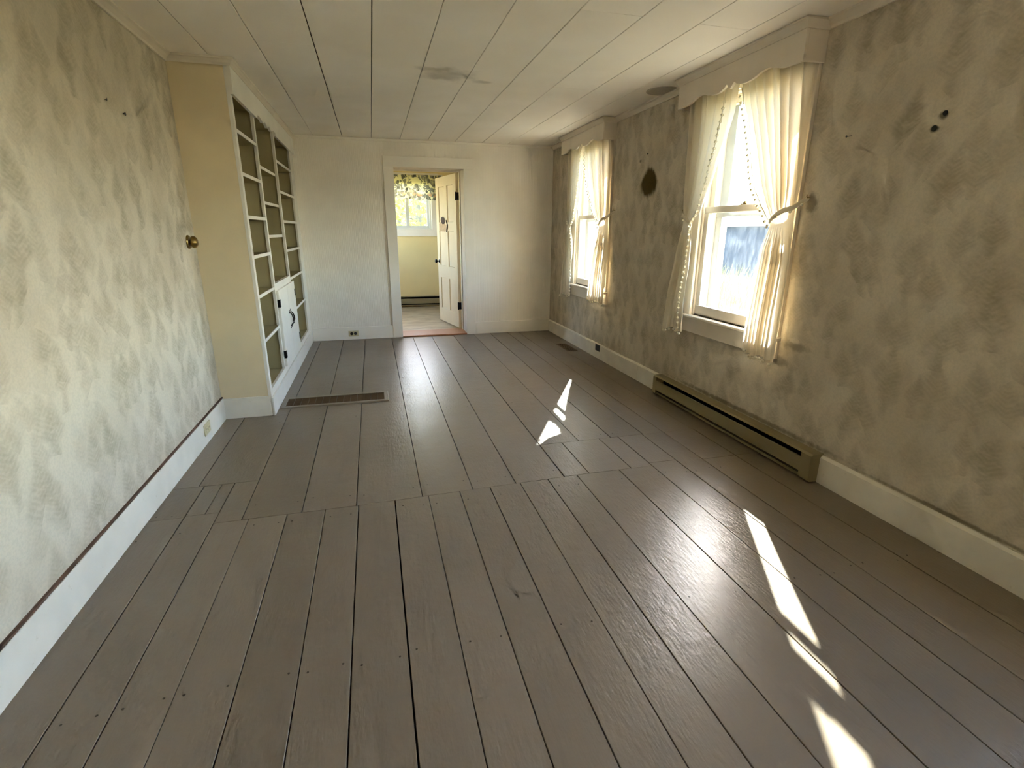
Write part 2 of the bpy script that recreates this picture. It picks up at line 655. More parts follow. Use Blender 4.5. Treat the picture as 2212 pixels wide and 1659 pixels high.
# short infill boards in front of the far half, at the right
for x0, x1, y0, y1 in ((0.912, 1.057, butt, 2.78), (1.057, 1.308, 2.345, 2.78), (1.308, 1.437, 2.345, 2.78), (1.437, 1.608, 2.381, 2.78),
                       (1.765, 1.985, 2.352, 2.78), (1.985, XR, 2.352, 2.78)):
    plank(x0, x1, y0, y1)
# infill at the left, in front of the bookcase
for x0, x1, y0, y1 in ((XL - 0.01, -0.918, 2.39, 2.70), (-0.918, -0.835, 2.40, 2.70), (-0.835, -0.775, 2.40, 2.70), (-0.775, -0.66, butt, 2.70)):
    plank(x0, x1, y0, y1)
far = [XL - 0.01, -0.945, -0.660, -0.405, -0.158, 0.155, 0.412, 0.640, 0.912, 1.170, 1.388, 1.615, 1.762, 1.975, XR]
for i in range(len(far) - 1):
    x0, x1 = far[i], far[i + 1]
    xm = (x0 + x1) / 2
    y0 = butt
    if xm < -0.66:
        y0 = 2.70
    if xm > 0.912:
        y0 = 2.78
    plank(x0, x1, y0, D)
# nail heads at the butt joints and joist lines
nb = MB()
nails = []
for i in range(len(near) - 1):
    for yy in (2.24, 1.33, 0.55):
        for e in (0.028, -0.028):
            x = (near[i] + 0.03) if e > 0 else (near[i + 1] - 0.03)
            nails.append((x + random.uniform(-.006, .006), yy + random.uniform(-.015, .015)))
for i in range(len(far) - 1):
    for yy in (2.86 if far[i] > 0.9 else 2.42, 3.6, 4.5, 5.4):
        for x in (far[i] + 0.035, far[i + 1] - 0.035):
            nails.append((x + random.uniform(-.006, .006), yy + random.uniform(-.02, .02)))
for x, y in nails:
    if random.random() < 0.72:
        nb.lathe([(0.0036, 0.0), (0.0034, 0.0006)], (x, y, 0.0008), (0, 0, 1), 8)
nb.build('nail_heads', flat('dull_nail_head', srgb(78, 68, 54), 0.6, 0.3), fl, kind='stuff')

# ---------------------------------------------------------------- ceiling
ce = bx(XL - 0.25, XO, YF - 0.2, KD + 0.25, H + 0.014, H + 0.16).build('ceiling', 'void')
tag(ce, 'off-white panelled ceiling of long boards with dark joints', 'ceiling', kind='structure')
cs = [XL - 0.02, -0.838, -0.530, -0.230, 0.076, 0.382, 0.689, 0.997, 1.312, 1.620, 1.913, XR + 0.02]
butts = {7: [2.566], 9: [2.577], 3: [], 5: [1.4], 8: [3.85], 1: [1.9], 2: [3.4]}
for i in range(len(cs) - 1):
    ys = [YF] + butts.get(i, []) + [D]
    for a, b in zip(ys[:-1], ys[1:]):
        g = random.uniform(0.0018, 0.0032)
        bx(cs[i] + g, cs[i + 1] - g, a + 0.0008, b - 0.0008, H + random.uniform(0, 0.0012), H + 0.0135).build('ceiling_board', 'ceiling', ce, bevel=0.0015)

# ---------------------------------------------------------------- walls
KLY, KLZ = (7.45, 8.50), (1.00, 2.05)             # unseen kitchen side window, added to brighten the kitchen
wl = MB().box(XL - 0.22, XL - 0.012, YF - 0.15, KLY[0], -0.2, H + 0.01)
wl.box(XL - 0.22, XL - 0.012, KLY[1], KD + 0.2, -0.2, H + 0.01)
wl.box(XL - 0.22, XL - 0.012, KLY[0], KLY[1], -0.2, KLZ[0])
wl.box(XL - 0.22, XL - 0.012, KLY[0], KLY[1], KLZ[1], H + 0.01)
wl = wl.build('wall_left', 'paper_left')
tag(wl, 'left wall papered in pale grey fern-print wallpaper', 'wall', kind='structure')
OPEN_Y = (2.455, 3.235)
OPEN_Z = (0.690, 2.075)


def wall_with_openings(opens, ya, yb):
    mb = MB()
    ys = sorted(opens)
    cur = ya
    for a, b in ys:
        mb.box(XR, XO, cur, a, -0.2, H + 0.01)
        mb.box(XR, XO, a, b, -0.2, OPEN_Z[0])
        mb.box(XR, XO, a, b, OPEN_Z[1], H + 0.01)
        cur = b
    mb.box(XR, XO, cur, yb, -0.2, H + 0.01)
    return mb


opens = [(OPEN_Y[0] + k * DY, OPEN_Y[1] + k * DY) for k in (-2, -1, 0, 1)]  # includes openings for the unseen windows added for daylight
wr = wall_with_openings(opens, YF - 0.15, KD + 0.2).build('wall_right', 'paper_right')
tag(wr, 'right wall in shadowed fern-print wallpaper with two curtained windows', 'wall', kind='structure')

# wall behind the photographer
wf = bx(XL - 0.2, XO, YF - 0.15, YF, -0.2, H + 0.01).build('wall_front', 'paper_left')
tag(wf, 'papered wall behind the viewpoint', 'wall', kind='structure')

# far wall: white beadboard with a doorway
DX0, DX1, DZ = 0.2935, 1.09, 1.9454              # clear doorway


def bead_strip(x0, x1, z0, z1):
    mb = MB()
    pts = []
    n = max(1, round((x1 - x0) / 0.040))
    s = (x1 - x0) / n
    for i in range(n):
        a = x0 + i * s
        pts += [(a, D + 0.0012), (a + 0.003, D), (a + 0.013, D), (a + 0.0155, D + 0.0010), (a + 0.018, D), (a + s - 0.003, D)]
    pts += [(x1, D + 0.0012), (x1, D + 0.03), (x0, D + 0.03)]
    mb.prism(pts, 'z', z0, z1)
    return mb


wb = MB()
wb.box(XL - 0.2, DX0 - 0.02, D + 0.02, KY0, -0.2, H + 0.01)
wb.box(DX1 + 0.02, XO, D + 0.02, KY0, -0.2, H + 0.01)
wb.box(DX0 - 0.02, DX1 + 0.02, D + 0.02, KY0, DZ + 0.02, H + 0.01)
wb = wb.build('wall_back', 'board')
tag(wb, 'far wall of white vertical beadboard around an open doorway', 'wall', kind='structure')
for (a, b, z0, z1) in ((XB - 0.05, DX0 - 0.02, 0.0, H), (DX1 + 0.02, XR, 0.0, H), (DX0 - 0.02, DX1 + 0.02, DZ + 0.02, H)):
    bead_strip(a, b, z0, z1).build('beadboard', 'board', wb)

# ---------------------------------------------------------------- baseboards, crown mouldings
BZ = 0.150
b = bx(XL - 0.012, XL + 0.002, YF, YB, 0.0, BZ).build('baseboard_left', 'trim_worn', bevel=0.002)
tag(b, 'chipped white baseboard along the left wallpapered wall', 'baseboard', kind='structure')
bx(XL - 0.012, XL - 0.002, YF, YB, BZ + 0.0005, BZ + 0.009).build('bare_wood_edge', 'brown_gap', b)

b = empty('baseboard_right', (XR - 0.01, 2.3, 0))
tag(b, 'cream baseboard under the windows of the right wall', 'baseboard', kind='structure')


def base_right(y0, y1):
    return MB().prism([(XR, 0), (XR - 0.018, 0), (XR - 0.018, BZ - 0.012), (XR - 0.008, BZ), (XR, BZ)], 'y', y0, y1)


base_right(YF, 1.955).build('baseboard_board', 'trim_worn', b)
base_right(3.558, 3.93).build('baseboard_board', 'trim_worn', b)
base_right(3.932, D).build('baseboard_board', 'trim_worn', b)

b = empty('baseboard_back', (0.7, D - 0.01, 0))
tag(b, 'white baseboard of the far beadboard wall', 'baseboard', kind='structure')
bx(XB + 0.014, DX0 - 0.117, D - 0.014, D + 0.004, 0.0, BZ).build('baseboard_board', 'board', b, bevel=0.002)
bx(DX1 + 0.117, XR - 0.018, D - 0.014, D + 0.004, 0.0, BZ).build('baseboard_board', 'board', b, bevel=0.002)


def crown(p0, p1, nrm, name, lab, parent=None, s=0.042):
    """small cove moulding along the ceiling, nrm = direction into the room"""
    prof = [(0, 0), (s, 0), (s, -0.010), (s * 0.72, -0.016), (s * 0.34, -s * 0.72), (s * 0.26, -s), (0, -s)]
    a, c = Vector(p0), Vector(p1)
    n = Vector(nrm)
    vs = [a + n * u + Vector((0, 0, v)) for u, v in prof] + [c + n * u + Vector((0, 0, v)) for u, v in prof]
    k = len(prof)
    fs = [tuple(range(k)), tuple(range(k, 2 * k))[::-1]] + [(i, (i + 1) % k, k + (i + 1) % k, k + i) for i in range(k)]
    o = MB().add(vs, fs).build(name, 'trim', parent)
    if parent is None:
        tag(o, lab, 'moulding', kind='structure')
    return o


crown((XL - 0.012, YF, H), (XL - 0.012, YB - 0.0, H), (1, 0, 0), 'trim_1', 'cream crown moulding above the left wallpapered wall')
c4 = empty('trim_2', (XR - 0.02, 3.0, H - 0.04))
tag(c4, 'cream crown moulding above the right wall between window cornices', 'moulding', kind='structure')
for a, c in ((YF, 2.345), (3.462, 4.625), (5.752, D)):
    crown((XR, a, H), (XR, c, H), (-1, 0, 0), 'crown_moulding', '', c4)
b = bx(XB, XR, D - 0.012, D + 0.002, H - 0.026, H).build('trim_3', 'board', bevel=0.002)
tag(b, 'narrow white moulding at the top of the beadboard wall', 'moulding', kind='structure')

# ---------------------------------------------------------------- doorway trim and door
dc = empty('trim_4', (0.69, D, 0))
tag(dc, 'wide flat white casing around the open doorway', 'door casing', kind='structure')
CW = 0.1135
bx(DX0 - CW, DX0, D - 0.020, D + 0.004, 0.0, DZ).build('casing', 'board', dc, bevel=0.002)
bx(DX1, DX1 + CW, D - 0.020, D + 0.004, 0.0, DZ).build('casing', 'board', dc, bevel=0.002)
bx(DX0 - CW, DX1 + CW, D - 0.021, D + 0.004, DZ, DZ + CW).build('casing', 'board', dc, bevel=0.002)
# jamb linings with a stop
bx(DX0 - 0.02, DX0, D, KY0, 0.0, DZ).build('jamb', 'trim', dc)
bx(DX1, DX1 + 0.02, D, KY0, 0.0, DZ).build('jamb', 'trim', dc)
bx(DX0 - 0.02, DX1 + 0.02, D, KY0, DZ, DZ + 0.02).build('head_jamb', 'trim', dc)
bx(DX0, DX0 + 0.012, 6.60, 6.66, 0.0, DZ - 0.012).build('stop', 'trim', dc)
bx(DX1 - 0.012, DX1, 6.60, 6.66, 0.0, DZ - 0.012).build('stop', 'trim', dc)
bx(DX0, DX1, 6.60, 6.66, DZ - 0.0125, DZ - 0.0005).build('stop', 'trim', dc)
th = bx(DX0, DX1, D - 0.03, 6.70, 0.0, 0.018).build('trim_5', 'threshold', bevel=0.003)
tag(th, 'orange-brown wooden threshold in the doorway', 'threshold', kind='structure')

DW, DH, DT = 0.775, 1.915, 0.035
dr = empty('door_1', (1.083, 6.735, 0.02), math.radians(180 - 78.2))
tag(dr, 'cream six-panel door standing open into the kitchen', 'door', kind='structure')
# local: x along the leaf from the hinge, y = thickness (y>0 faces the doorway side), z up
cols = [(0.105, 0.335), (0.440, 0.670)]
rows = [(0.185, 0.615), (0.775, 1.235), (1.345, 1.795)]
fr = MB()
fr.box(0, 0.105, 0, DT, 0, DH)
fr.box(0.335, 0.440, 0, DT, 0, DH)
fr.box(0.670, DW, 0, DT, 0, DH)
for c0, c1 in cols:
    fr.box(c0, c1, 0, DT, 0, rows[0][0])
    fr.box(c0, c1, 0, DT, rows[0][1], rows[1][0])
    fr.box(c0, c1, 0, DT, rows[1][1], rows[2][0])
    fr.box(c0, c1, 0, DT, rows[2][1], DH)
fr.build('door_frame', 'door', dr, local=True)
for c0, c1 in cols:
    for r0, r1 in rows:
        p = MB()
        # bevelled moulding round a flat field, both faces
        for s in (0, 1):
            y = (lambda d: DT - d) if s else (lambda d: d)
            q = lambda i, d: [(c0 + i, y(d), r0 + i), (c1 - i, y(d), r0 + i), (c1 - i, y(d), r1 - i), (c0 + i, y(d), r1 - i)]
            vs = q(0, 0.0) + q(0.004, 0.012) + q(0.05, 0.014)
            fs = [(k, (k + 1) % 4, 4 + (k + 1) % 4, 4 + k) for k in range(4)] + [(4 + k, 4 + (k + 1) % 4, 8 + (k + 1) % 4, 8 + k) for k in range(4)] + [(8, 9, 10, 11)]
            p.add(vs, fs)
        p.build('door_panel', 'door', dr, local=True)
for zz in (0.29, 1.65):
    h = MB()
    h.box(-0.004, 0.020, DT - 0.001, DT + 0.0025, zz - 0.045, zz + 0.045)
    h.tube([(-0.006, DT + 0.006, zz - 0.05), (-0.006, DT + 0.006, zz + 0.05)], 0.008)
    h.box(-0.010, -0.006, -0.02, DT + 0.004, zz - 0.045, zz + 0.045)
    h.build('hinge', 'iron', dr, local=True)
for s in (1, -1):
    kb = MB()
    y0 = DT if s > 0 else 0
    kb.lathe([(0.022, 0.0), (0.022, 0.003), (0.008, 0.006), (0.008, 0.028), (0.020, 0.034), (0.027, 0.044), (0.025, 0.056), (0.012, 0.062)],
             (0.715, y0, 0.83), (0, s, 0), 16)
    kb.build('door_knob', 'iron', dr, local=True, smooth=True)
# torn patch of bare wood with dark scars on the middle rail
tp = MB()
pts = [(0.40, 1.235), (0.44, 1.226), (0.60, 1.230), (0.67, 1.24), (0.665, 1.33), (0.60, 1.345), (0.52, 1.335), (0.44, 1.352), (0.39, 1.30)]
tp.prism([(x, z) for x, z in pts], 'y', DT - 0.0005, DT + 0.0012)
tp.build('torn_patch', 'bare', dr, local=True)
tp = MB()
tp.prism([(0.43, 1.335), (0.50, 1.318), (0.56, 1.335), (0.59, 1.375), (0.56, 1.41), (0.50, 1.418), (0.44, 1.395)], 'y', DT, DT + 0.004)
tp.build('dark_scar', 'darkwood', dr, local=True, bevel=0.001)
tp = MB()
arc = [(0.352 - 0.045 * math.sin(math.pi * k / 8) + 0.02, DT + 0.003, 1.225 + 0.145 * k / 8) for k in range(9)]
tp.tube(arc, [0.006, 0.010, 0.013, 0.013, 0.012, 0.012, 0.012, 0.010, 0.005], 6)
tp.build('dark_scar', 'darkwood', dr, local=True)

# ================================================================ KITCHEN BEYOND THE DOOR
kf = bx(XL - 0.2, XO - 0.01, D + 0.02, KD + 0.02, -0.2, 0.008).build('floor_kitchen', 'lino')
tag(kf, 'mottled grey vinyl floor of the kitchen beyond the doorway', 'floor', kind='structure')
kw = MB()
KX0, KX1, KZ0, KZ1 = 0.215, 0.985, 1.275, 2.06
kw.box(XL - 0.2, KX0, KD, KD + 0.16, -0.2, H + 0.01)
kw.box(KX1, XO, KD, KD + 0.16, -0.2, H + 0.01)
kw.box(KX0, KX1, KD, KD + 0.16, -0.2, KZ0)
kw.box(KX0, KX1, KD, KD + 0.16, KZ1, H + 0.01)
kw = kw.build('wall_kitchen', 'kitchen_wall')
tag(kw, 'cream kitchen wall under the small far window', 'wall', kind='structure')
kc = bx(XL, XR, KY0, KD, H, H + 0.012).build('ceiling_kitchen', 'kitchen_ceiling')
tag(kc, 'plain cream kitchen ceiling above the floral valance', 'ceiling', kind='structure')
# kitchen window
kwi = empty('window_3', (0.6, KD, KZ0))
tag(kwi, 'white two-light kitchen window seen through the doorway', 'window', kind='structure')
bx(KX1, KX1 + 0.13, KD - 0.018, KD, KZ0 - 0.11, KZ1 + 0.08).build('casing', 'board', kwi, bevel=0.002)
bx(KX0 - 0.13, KX0, KD - 0.018, KD, KZ0 - 0.11, KZ1 + 0.08).build('casing', 'board', kwi, bevel=0.002)
bx(KX0, KX1, KD - 0.018, KD, KZ0 - 0.11, KZ0).build('casing', 'board', kwi, bevel=0.002)
bx(KX0, KX1, KD - 0.018, KD, KZ1, KZ1 + 0.08).build('casing', 'board', kwi, bevel=0.002)
fm = MB()
fm.box(KX0, KX1, KD + 0.02, KD + 0.08, KZ0, KZ0 + 0.028)
fm.box(KX0, KX1, KD + 0.02, KD + 0.08, KZ1 - 0.028, KZ1)
fm.box(KX0, KX0 + 0.03, KD + 0.02, KD + 0.08, KZ0 + 0.028, KZ1 - 0.028)
fm.box(KX1 - 0.03, KX1, KD + 0.02, KD + 0.08, KZ0 + 0.028, KZ1 - 0.028)
fm.build('frame', 'outwhite', kwi)
for a, c in ((KX0 + 0.03, 0.612), (0.588, KX1 - 0.03)):
    y0 = KD + (0.052 if a > 0.5 else 0.028)
    s = MB()
    s.box(a, c, y0, y0 + 0.022, KZ0 + 0.028, KZ0 + 0.058)
    s.box(a, c, y0, y0 + 0.022, KZ1 - 0.058, KZ1 - 0.028)
    s.box(a, a + 0.040, y0, y0 + 0.022, KZ0 + 0.058, KZ1 - 0.058)
    s.box(c - 0.040, c, y0, y0 + 0.022, KZ0 + 0.058, KZ1 - 0.058)
    so = s.build('sash', 'outwhite', kwi)
    bx(a + 0.03, c - 0.03, y0 + 0.010, y0 + 0.012, KZ0 + 0.056, KZ1 - 0.056).build('pane', 'pane', so)
kws = empty('window_5', (XL - 0.1, 7.85, KLZ[0]))  # never in view, put in so skylight brightens the kitchen
tag(kws, 'unseen kitchen side window added for light, hidden behind the dividing wall', 'window', kind='structure')
m = MB()
m.box(XL - 0.12, XL - 0.08, KLY[0], KLY[1], KLZ[0], KLZ[0] + 0.05)
m.box(XL - 0.12, XL - 0.08, KLY[0], KLY[1], KLZ[1] - 0.05, KLZ[1])
for yy in (KLY[0], 7.975, KLY[1] - 0.05):
    m.box(XL - 0.12, XL - 0.08, yy, yy + 0.05, KLZ[0] + 0.05, KLZ[1] - 0.05)
m.build('frame', 'outwhite', kws)
for ya, yb in ((KLY[0] + 0.05, 7.975), (8.025, KLY[1] - 0.05)):
    bx(XL - 0.101, XL - 0.099, ya, yb, KLZ[0] + 0.05, KLZ[1] - 0.05).build('pane', 'pane', kws)
# valance
va = empty('kitchen_valance', (0.6, KD - 0.05, 1.74))
tag(va, 'floral print valance with scalloped edge over the kitchen window', 'valance')
vm = MB()
NU, NV = 120, 8
vs, fs = [], []
for i in range(NU + 1):
    u = i / NU
    x = 0.06 + u * 1.10
    ph = ((x - 0.43) / 0.235) % 1.0
    bot = 1.765 - 0.032 * math.sqrt(max(0.0, 1 - (2 * ph - 1) ** 2)) + 0.008 * math.sin(x * 5)
    for j in range(NV + 1):
        v = j / NV
        z = bot + (2.11 - bot) * v
        yy = KD - 0.055 - 0.010 * math.sin(x * 34 + 1.0) * (1 - 0.5 * v) - 0.012 * (1 - v)
        vs.append((x, yy, z))
for i in range(NU):
    for j in range(NV):
        a = i * (NV + 1) + j
        fs.append((a, a + NV + 1, a + NV + 2, a + 1))
vm.add(vs, fs)
vm.build('fabric', 'valance', va, smooth=True, recalc=False)
MB().tube([(0.04, KD - 0.05, 2.112), (1.18, KD - 0.05, 2.112)], 0.008).build('rod', 'trim', va)


def base_heater(name, label, face, frm, L0, L1, depth, z0, z1):
    """electric baseboard heater; frm maps (along, out, up) to world"""
    hs = L1 - L0
    root = empty(name, frm((L0 + L1) / 2, depth / 2, 0))
    tag(root, label, 'heater')

    def pr(prof, a, b, nm, mat):
        m = MB()
        n = len(prof)
        vs = [frm(a, o, u) for o, u in prof] + [frm(b, o, u) for o, u in prof]
        m.add(vs, [tuple(range(n)), tuple(range(n, 2 * n))[::-1]] + [(i, (i + 1) % n, n + (i + 1) % n, n + i) for i in range(n)])
        return m.build(nm, mat, root)
    hh = z1 - z0
    pr([(0, z0), (0.006, z0), (0.006, z1), (0, z1)], L0, L1, 'back_plate', face)
    pr([(0.006, z1 - 0.004), (depth - 0.014, z1 - 0.004), (depth - 0.005, z1 - 0.010), (depth, z1 - 0.009), (depth - 0.011, z1), (0.006, z1)], L0, L1, 'top_cover', face)
    pr([(depth - 0.005, z0 + hh * 0.23), (depth, z0 + hh * 0.23), (depth, z0 + hh * 0.755), (depth - 0.005, z0 + hh * 0.765)], L0 + 0.012, L1 - 0.06, 'front_panel', face)
    pr([(0.007, z0 + 0.001), (depth - 0.006, z0 + 0.001), (depth - 0.001, z0 + 0.020), (depth - 0.003, z0 + 0.020), (depth - 0.009, z0 + 0.004), (0.007, z0 + 0.004)], L0, L1 - 0.06, 'bottom_lip', face)
    cap = [(0, z0 - 0.006), (depth - 0.010, z0 - 0.006), (depth + 0.001, z0 + 0.006), (depth + 0.001, z1 - 0.009), (depth - 0.011, z1 + 0.001), (0, z1 + 0.001)]
    pr(cap, L0 - 0.002, L0 + 0.045, 'end_cap', face)
    pr(cap, L1 - 0.065, L1 + 0.002, 'end_cap', face)
    m = MB()
    k = int(hs / 0.012)
    for i in range(k):
        a = L0 + 0.05 + (hs - 0.12) * i / k
        vs = [frm(a, o, u) for o, u in ((0.012, z0 + hh * 0.25), (depth - 0.012, z0 + hh * 0.25), (depth - 0.012, z0 + hh * 0.62), (0.012, z0 + hh * 0.62))]
        vs += [frm(a + 0.0012, o, u) for o, u in ((0.012, z0 + hh * 0.25), (depth - 0.012, z0 + hh * 0.25), (depth - 0.012, z0 + hh * 0.62), (0.012, z0 + hh * 0.62))]
        m.add(vs, [(0, 1, 2, 3), (4, 7, 6, 5), (0, 4, 5, 1), (1, 5, 6, 2), (2, 6, 7, 3), (3, 7, 4, 0)])
    m.build('fins', 'heater_dark', root, kind='stuff')
    pr([(0.0062, z0 + 0.005), (0.009, z0 + 0.005), (0.009, z1 - 0.008), (0.0062, z1 - 0.008)], L0 + 0.045, L1 - 0.065, 'dark_liner', 'heater_dark')
    return root


# right-hand end of the living-room heater is its near end: measure along -y
base_heater('baseboard_heater', 'olive-beige electric baseboard heater under the near window', 'heater',
            lambda a, o, u: Vector((XR - 0.001 - o, -a, u)), -3.552, -1.957, 0.074, 0.010, 0.158)
base_heater('baseboard_heater', 'brown and cream baseboard heater below the kitchen window', 'heater',
            lambda a, o, u: Vector((-a, KD - 0.001 - o, u)), -1.25, 0.35, 0.07, 0.03, 0.19)

# ================================================================ WINDOWS IN THE RIGHT WALL
def right_window(n, dy, label, full=True):
    y0, y1 = OPEN_Y[0] + dy, OPEN_Y[1] + dy
    z0, z1 = OPEN_Z
    root = empty('window_%d' % n, (XR, (y0 + y1) / 2, z0))
    tag(root, label, 'window', kind='structure')
    cf = XR - 0.022
    if full:
        bx(cf, XR, y0 - 0.085, y0, z0 - 0.002, z1).build('casing', 'trim', root, bevel=0.002)
        bx(cf, XR, y1, y1 + 0.080, z0 - 0.002, z1).build('casing', 'trim', root, bevel=0.002)
        bx(cf, XR, y0 - 0.085, y1 + 0.080, z1, z1 + 0.09).build('casing', 'trim', root, bevel=0.002)
        bx(XR - 0.018, XR, y0 - 0.085, y1 + 0.078, z0 - 0.125, z0 - 0.022).build('apron', 'trim', root, bevel=0.002)
    bx(XR - 0.045, XR + 0.03, y0 - 0.092, y1 + 0.083, z0 - 0.020, z0).build('stool', 'trim', root, bevel=0.004)
    # jamb lining
    bx(XR, XO - 0.005, y0 - 0.001, y0 + 0.006, z0, z1).build('jamb', 'trim', root)
    bx(XR, XO - 0.005, y1 - 0.006, y1 + 0.001, z0, z1).build('jamb', 'trim', root)
    bx(XR, XO - 0.005, y0, y1, z1 - 0.006, z1 + 0.001).build('head_jamb', 'trim', root)
    m = MB().prism([(XR + 0.028, z0 - 0.02), (XO + 0.04, z0 - 0.035), (XO + 0.04, z0 - 0.01), (XR + 0.028, z0 + 0.008)], 'y', y0, y1)
    m.build('outer_sill', 'trim', root)
    for yy in (y0 + 0.006, y1 - 0.018):
        bx(XR - 0.002, XR + 0.009, yy, yy + 0.012, z0, z1 - 0.006).build('stop', 'trim', root, bevel=0.002)

    def sash(x0, x1, za, zb, rail_b, rail_t, stile, pmat, nm, fmat, ya=y0 + 0.007, yb=y1 - 0.007):
        s = MB()
        s.box(x0, x1, ya, yb, za, za + rail_b)
        s.box(x0, x1, ya, yb, zb - rail_t, zb)
        s.box(x0, x1, ya, ya + stile, za + rail_b, zb - rail_t)
        s.box(x0, x1, yb - stile, yb, za + rail_b, zb - rail_t)
        so = s.build(nm, fmat, root, bevel=0.0025)
        xm = (x0 + x1) / 2
        bx(xm - 0.001, xm + 0.001, ya + stile - 0.004, yb - stile + 0.004, za + rail_b - 0.004, zb - rail_t + 0.004).build('pane', pmat, so)
        return so
    lo = sash(XR + 0.010, XR + 0.042, z0 + 0.009, 1.420, 0.062, 0.040, 0.050, 'pane', 'lower_sash', 'trim')
    sash(XR + 0.046, XR + 0.078, 1.382, z1 - 0.007, 0.038, 0.050, 0.050, 'pane', 'upper_sash', 'trim')
    sash(XR + 0.108, XR + 0.124, z0 + 0.004, 1.388, 0.030, 0.032, 0.060, 'pane_storm', 'storm_sash', 'storm')
    sash(XR + 0.126, XR + 0.140, 1.358, z1 - 0.007, 0.030, 0.040, 0.085, 'pane_storm', 'storm_sash', 'storm')
    if full:
        ym = (y0 + y1) / 2 + 0.0
        k = MB()
        k.box(XR + 0.014, XR + 0.036, ym - 0.03, ym + 0.03, 1.4205, 1.427)
        k.lathe([(0.012, 0), (0.011, 0.012), (0.004, 0.016)], (XR + 0.025, ym, 1.427), (0, 0, 1), 12)
        k.tube([(XR + 0.02, ym, 1.435), (XR + 0.022, ym + 0.045, 1.436)], 0.005)
        k.build('sash_lock', 'brass', root)
    return root


right_window(1, 0.0, 'nearer double-hung window on the right wall, above the baseboard heater')
right_window(2, DY, 'farther double-hung window on the right wall, near the corner')
right_window(4, -DY, 'unseen double-hung window added for light on the right wall beside the viewpoint', full=False)  # added just out of frame to let more daylight in
right_window(6, -2 * DY, 'unseen double-hung window added for light on the right wall behind the viewpoint', full=False)  # also added, behind the camera, to raise the room's brightness

# ---------------------------------------------------------------- cornices
def cornice(dy, label):
    root = empty('window_cornice', (2.13, 2.90 + dy, 2.05))
    tag(root, label, 'cornice', 'window cornices')
    prof = [(2.36, 2.050), (2.47, 2.051), (2.505, 2.055), (2.545, 2.068), (2.58, 2.078), (2.61, 2.081), (2.65, 2.076), (2.69, 2.064),
            (2.73, 2.055), (2.77, 2.052), (2.81, 2.056), (2.845, 2.066), (2.870, 2.082), (2.888, 2.064), (2.9025, 2.053)]
    prof = prof + [(5.805 - y, z) for y, z in reversed(prof[:-1])]
    top = 2.188
    # board with a scalloped lower edge, built as a strip so the outline stays clean
    xf, xb = 2.064, 2.080
    m = MB()
    vs, fs = [], []
    for y, z in prof:
        vs += [(xf, y + dy, z), (xf, y + dy, top), (xb, y + dy, top), (xb, y + dy, z)]
    for i in range(len(prof) - 1):
        a, c = i * 4, (i + 1) * 4
        for k in range(4):
            fs.append((a + k, a + (k + 1) % 4, c + (k + 1) % 4, c + k))
    fs += [(0, 1, 2, 3), (len(vs) - 4, len(vs) - 1, len(vs) - 2, len(vs) - 3)]
    m.add(vs, fs)
    m.build('face_board', 'trim', root)
    bx(xb, XR - 0.001, 2.36 + dy, 2.376 + dy, 2.050, top).build('end_board', 'trim', root, bevel=0.001)
    bx(xb, XR - 0.001, 3.429 + dy, 3.445 + dy, 2.050, top).build('end_board', 'trim', root, bevel=0.001)
    # crown round three sides: lofted profile
    pr = [(0.0, 0.0), (0.004, 0.0), (0.010, 0.012), (0.022, 0.030), (0.026, 0.033), (0.026, 0.041), (0.0, 0.041)]
    m = MB()
    path = [((XR - 0.001, 2.36), (0, -1)), ((2.064, 2.36), (-1, -1)), ((2.064, 3.445), (-1, 1)), ((XR - 0.001, 3.445), (0, 1))]
    vs, fs = [], []
    k = len(pr)
    for (px, py), (nx, ny) in path:
        for o, u in pr:
            vs.append((px + nx * o, py + ny * o + dy, top - 0.001 + u))
    for i in range(3):
        for j in range(k):
            fs.append((i * k + j, i * k + (j + 1) % k, (i + 1) * k + (j + 1) % k, (i + 1) * k + j))
    fs += [tuple(range(k)), tuple(range(3 * k, 4 * k))]
    m.add(vs, fs)
    m.build('crown_moulding', 'trim', root)
    bx(xf, XR - 0.001, 2.361 + dy, 3.444 + dy, top, top + 0.012).build('top_board', 'trim', root)
    MB().tube([(2.122, 2.377 + dy, 2.115), (2.122, 3.428 + dy, 2.115)], 0.006).build('curtain_rod', 'trim', root)
    return root


cornice(0.0, 'scalloped cream cornice box over the nearer window on the right')
cornice(DY, 'scalloped cream cornice box over the farther window by the corner')


# ---------------------------------------------------------------- curtains
def lerp_tab(tab, z):
    if z >= tab[0][0]:
        return tab[0][1]
    for (za, ya), (zb, yb) in zip(tab[:-1], tab[1:]):
        if za >= z >= zb:
            f = (za - z) / (za - zb)
            f2 = f * f * (3 - 2 * f) * 0.35 + f * 0.65
            return ya + (yb - ya) * f2
    return tab[-1][1]


POM = None


def pompom(parent, p, r=0.0105):
    global POM
    if POM is None:
        bm = bmesh.new()
        bmesh.ops.create_icosphere(bm, subdivisions=1, radius=0.0085)
        for v in bm.verts:
            v.co *= random.uniform(0.88, 1.1)
        POM = bpy.data.meshes.new('pompom')
        bm.to_mesh(POM)
        bm.free()
        POM.materials.append(M['pompom'])
        for q in POM.polygons:
            q.use_smooth = True
    o = bpy.data.objects.new('pompom', POM)
    COL.objects.link(o)
    o.parent = parent
    o.location = Vector(p) - WLOC[parent]
    s = r / 0.0085
    o.scale = (s, s, s)
    o.rotation_euler = (random.uniform(0, 6), random.uniform(0, 6), random.uniform(0, 6))
    return o


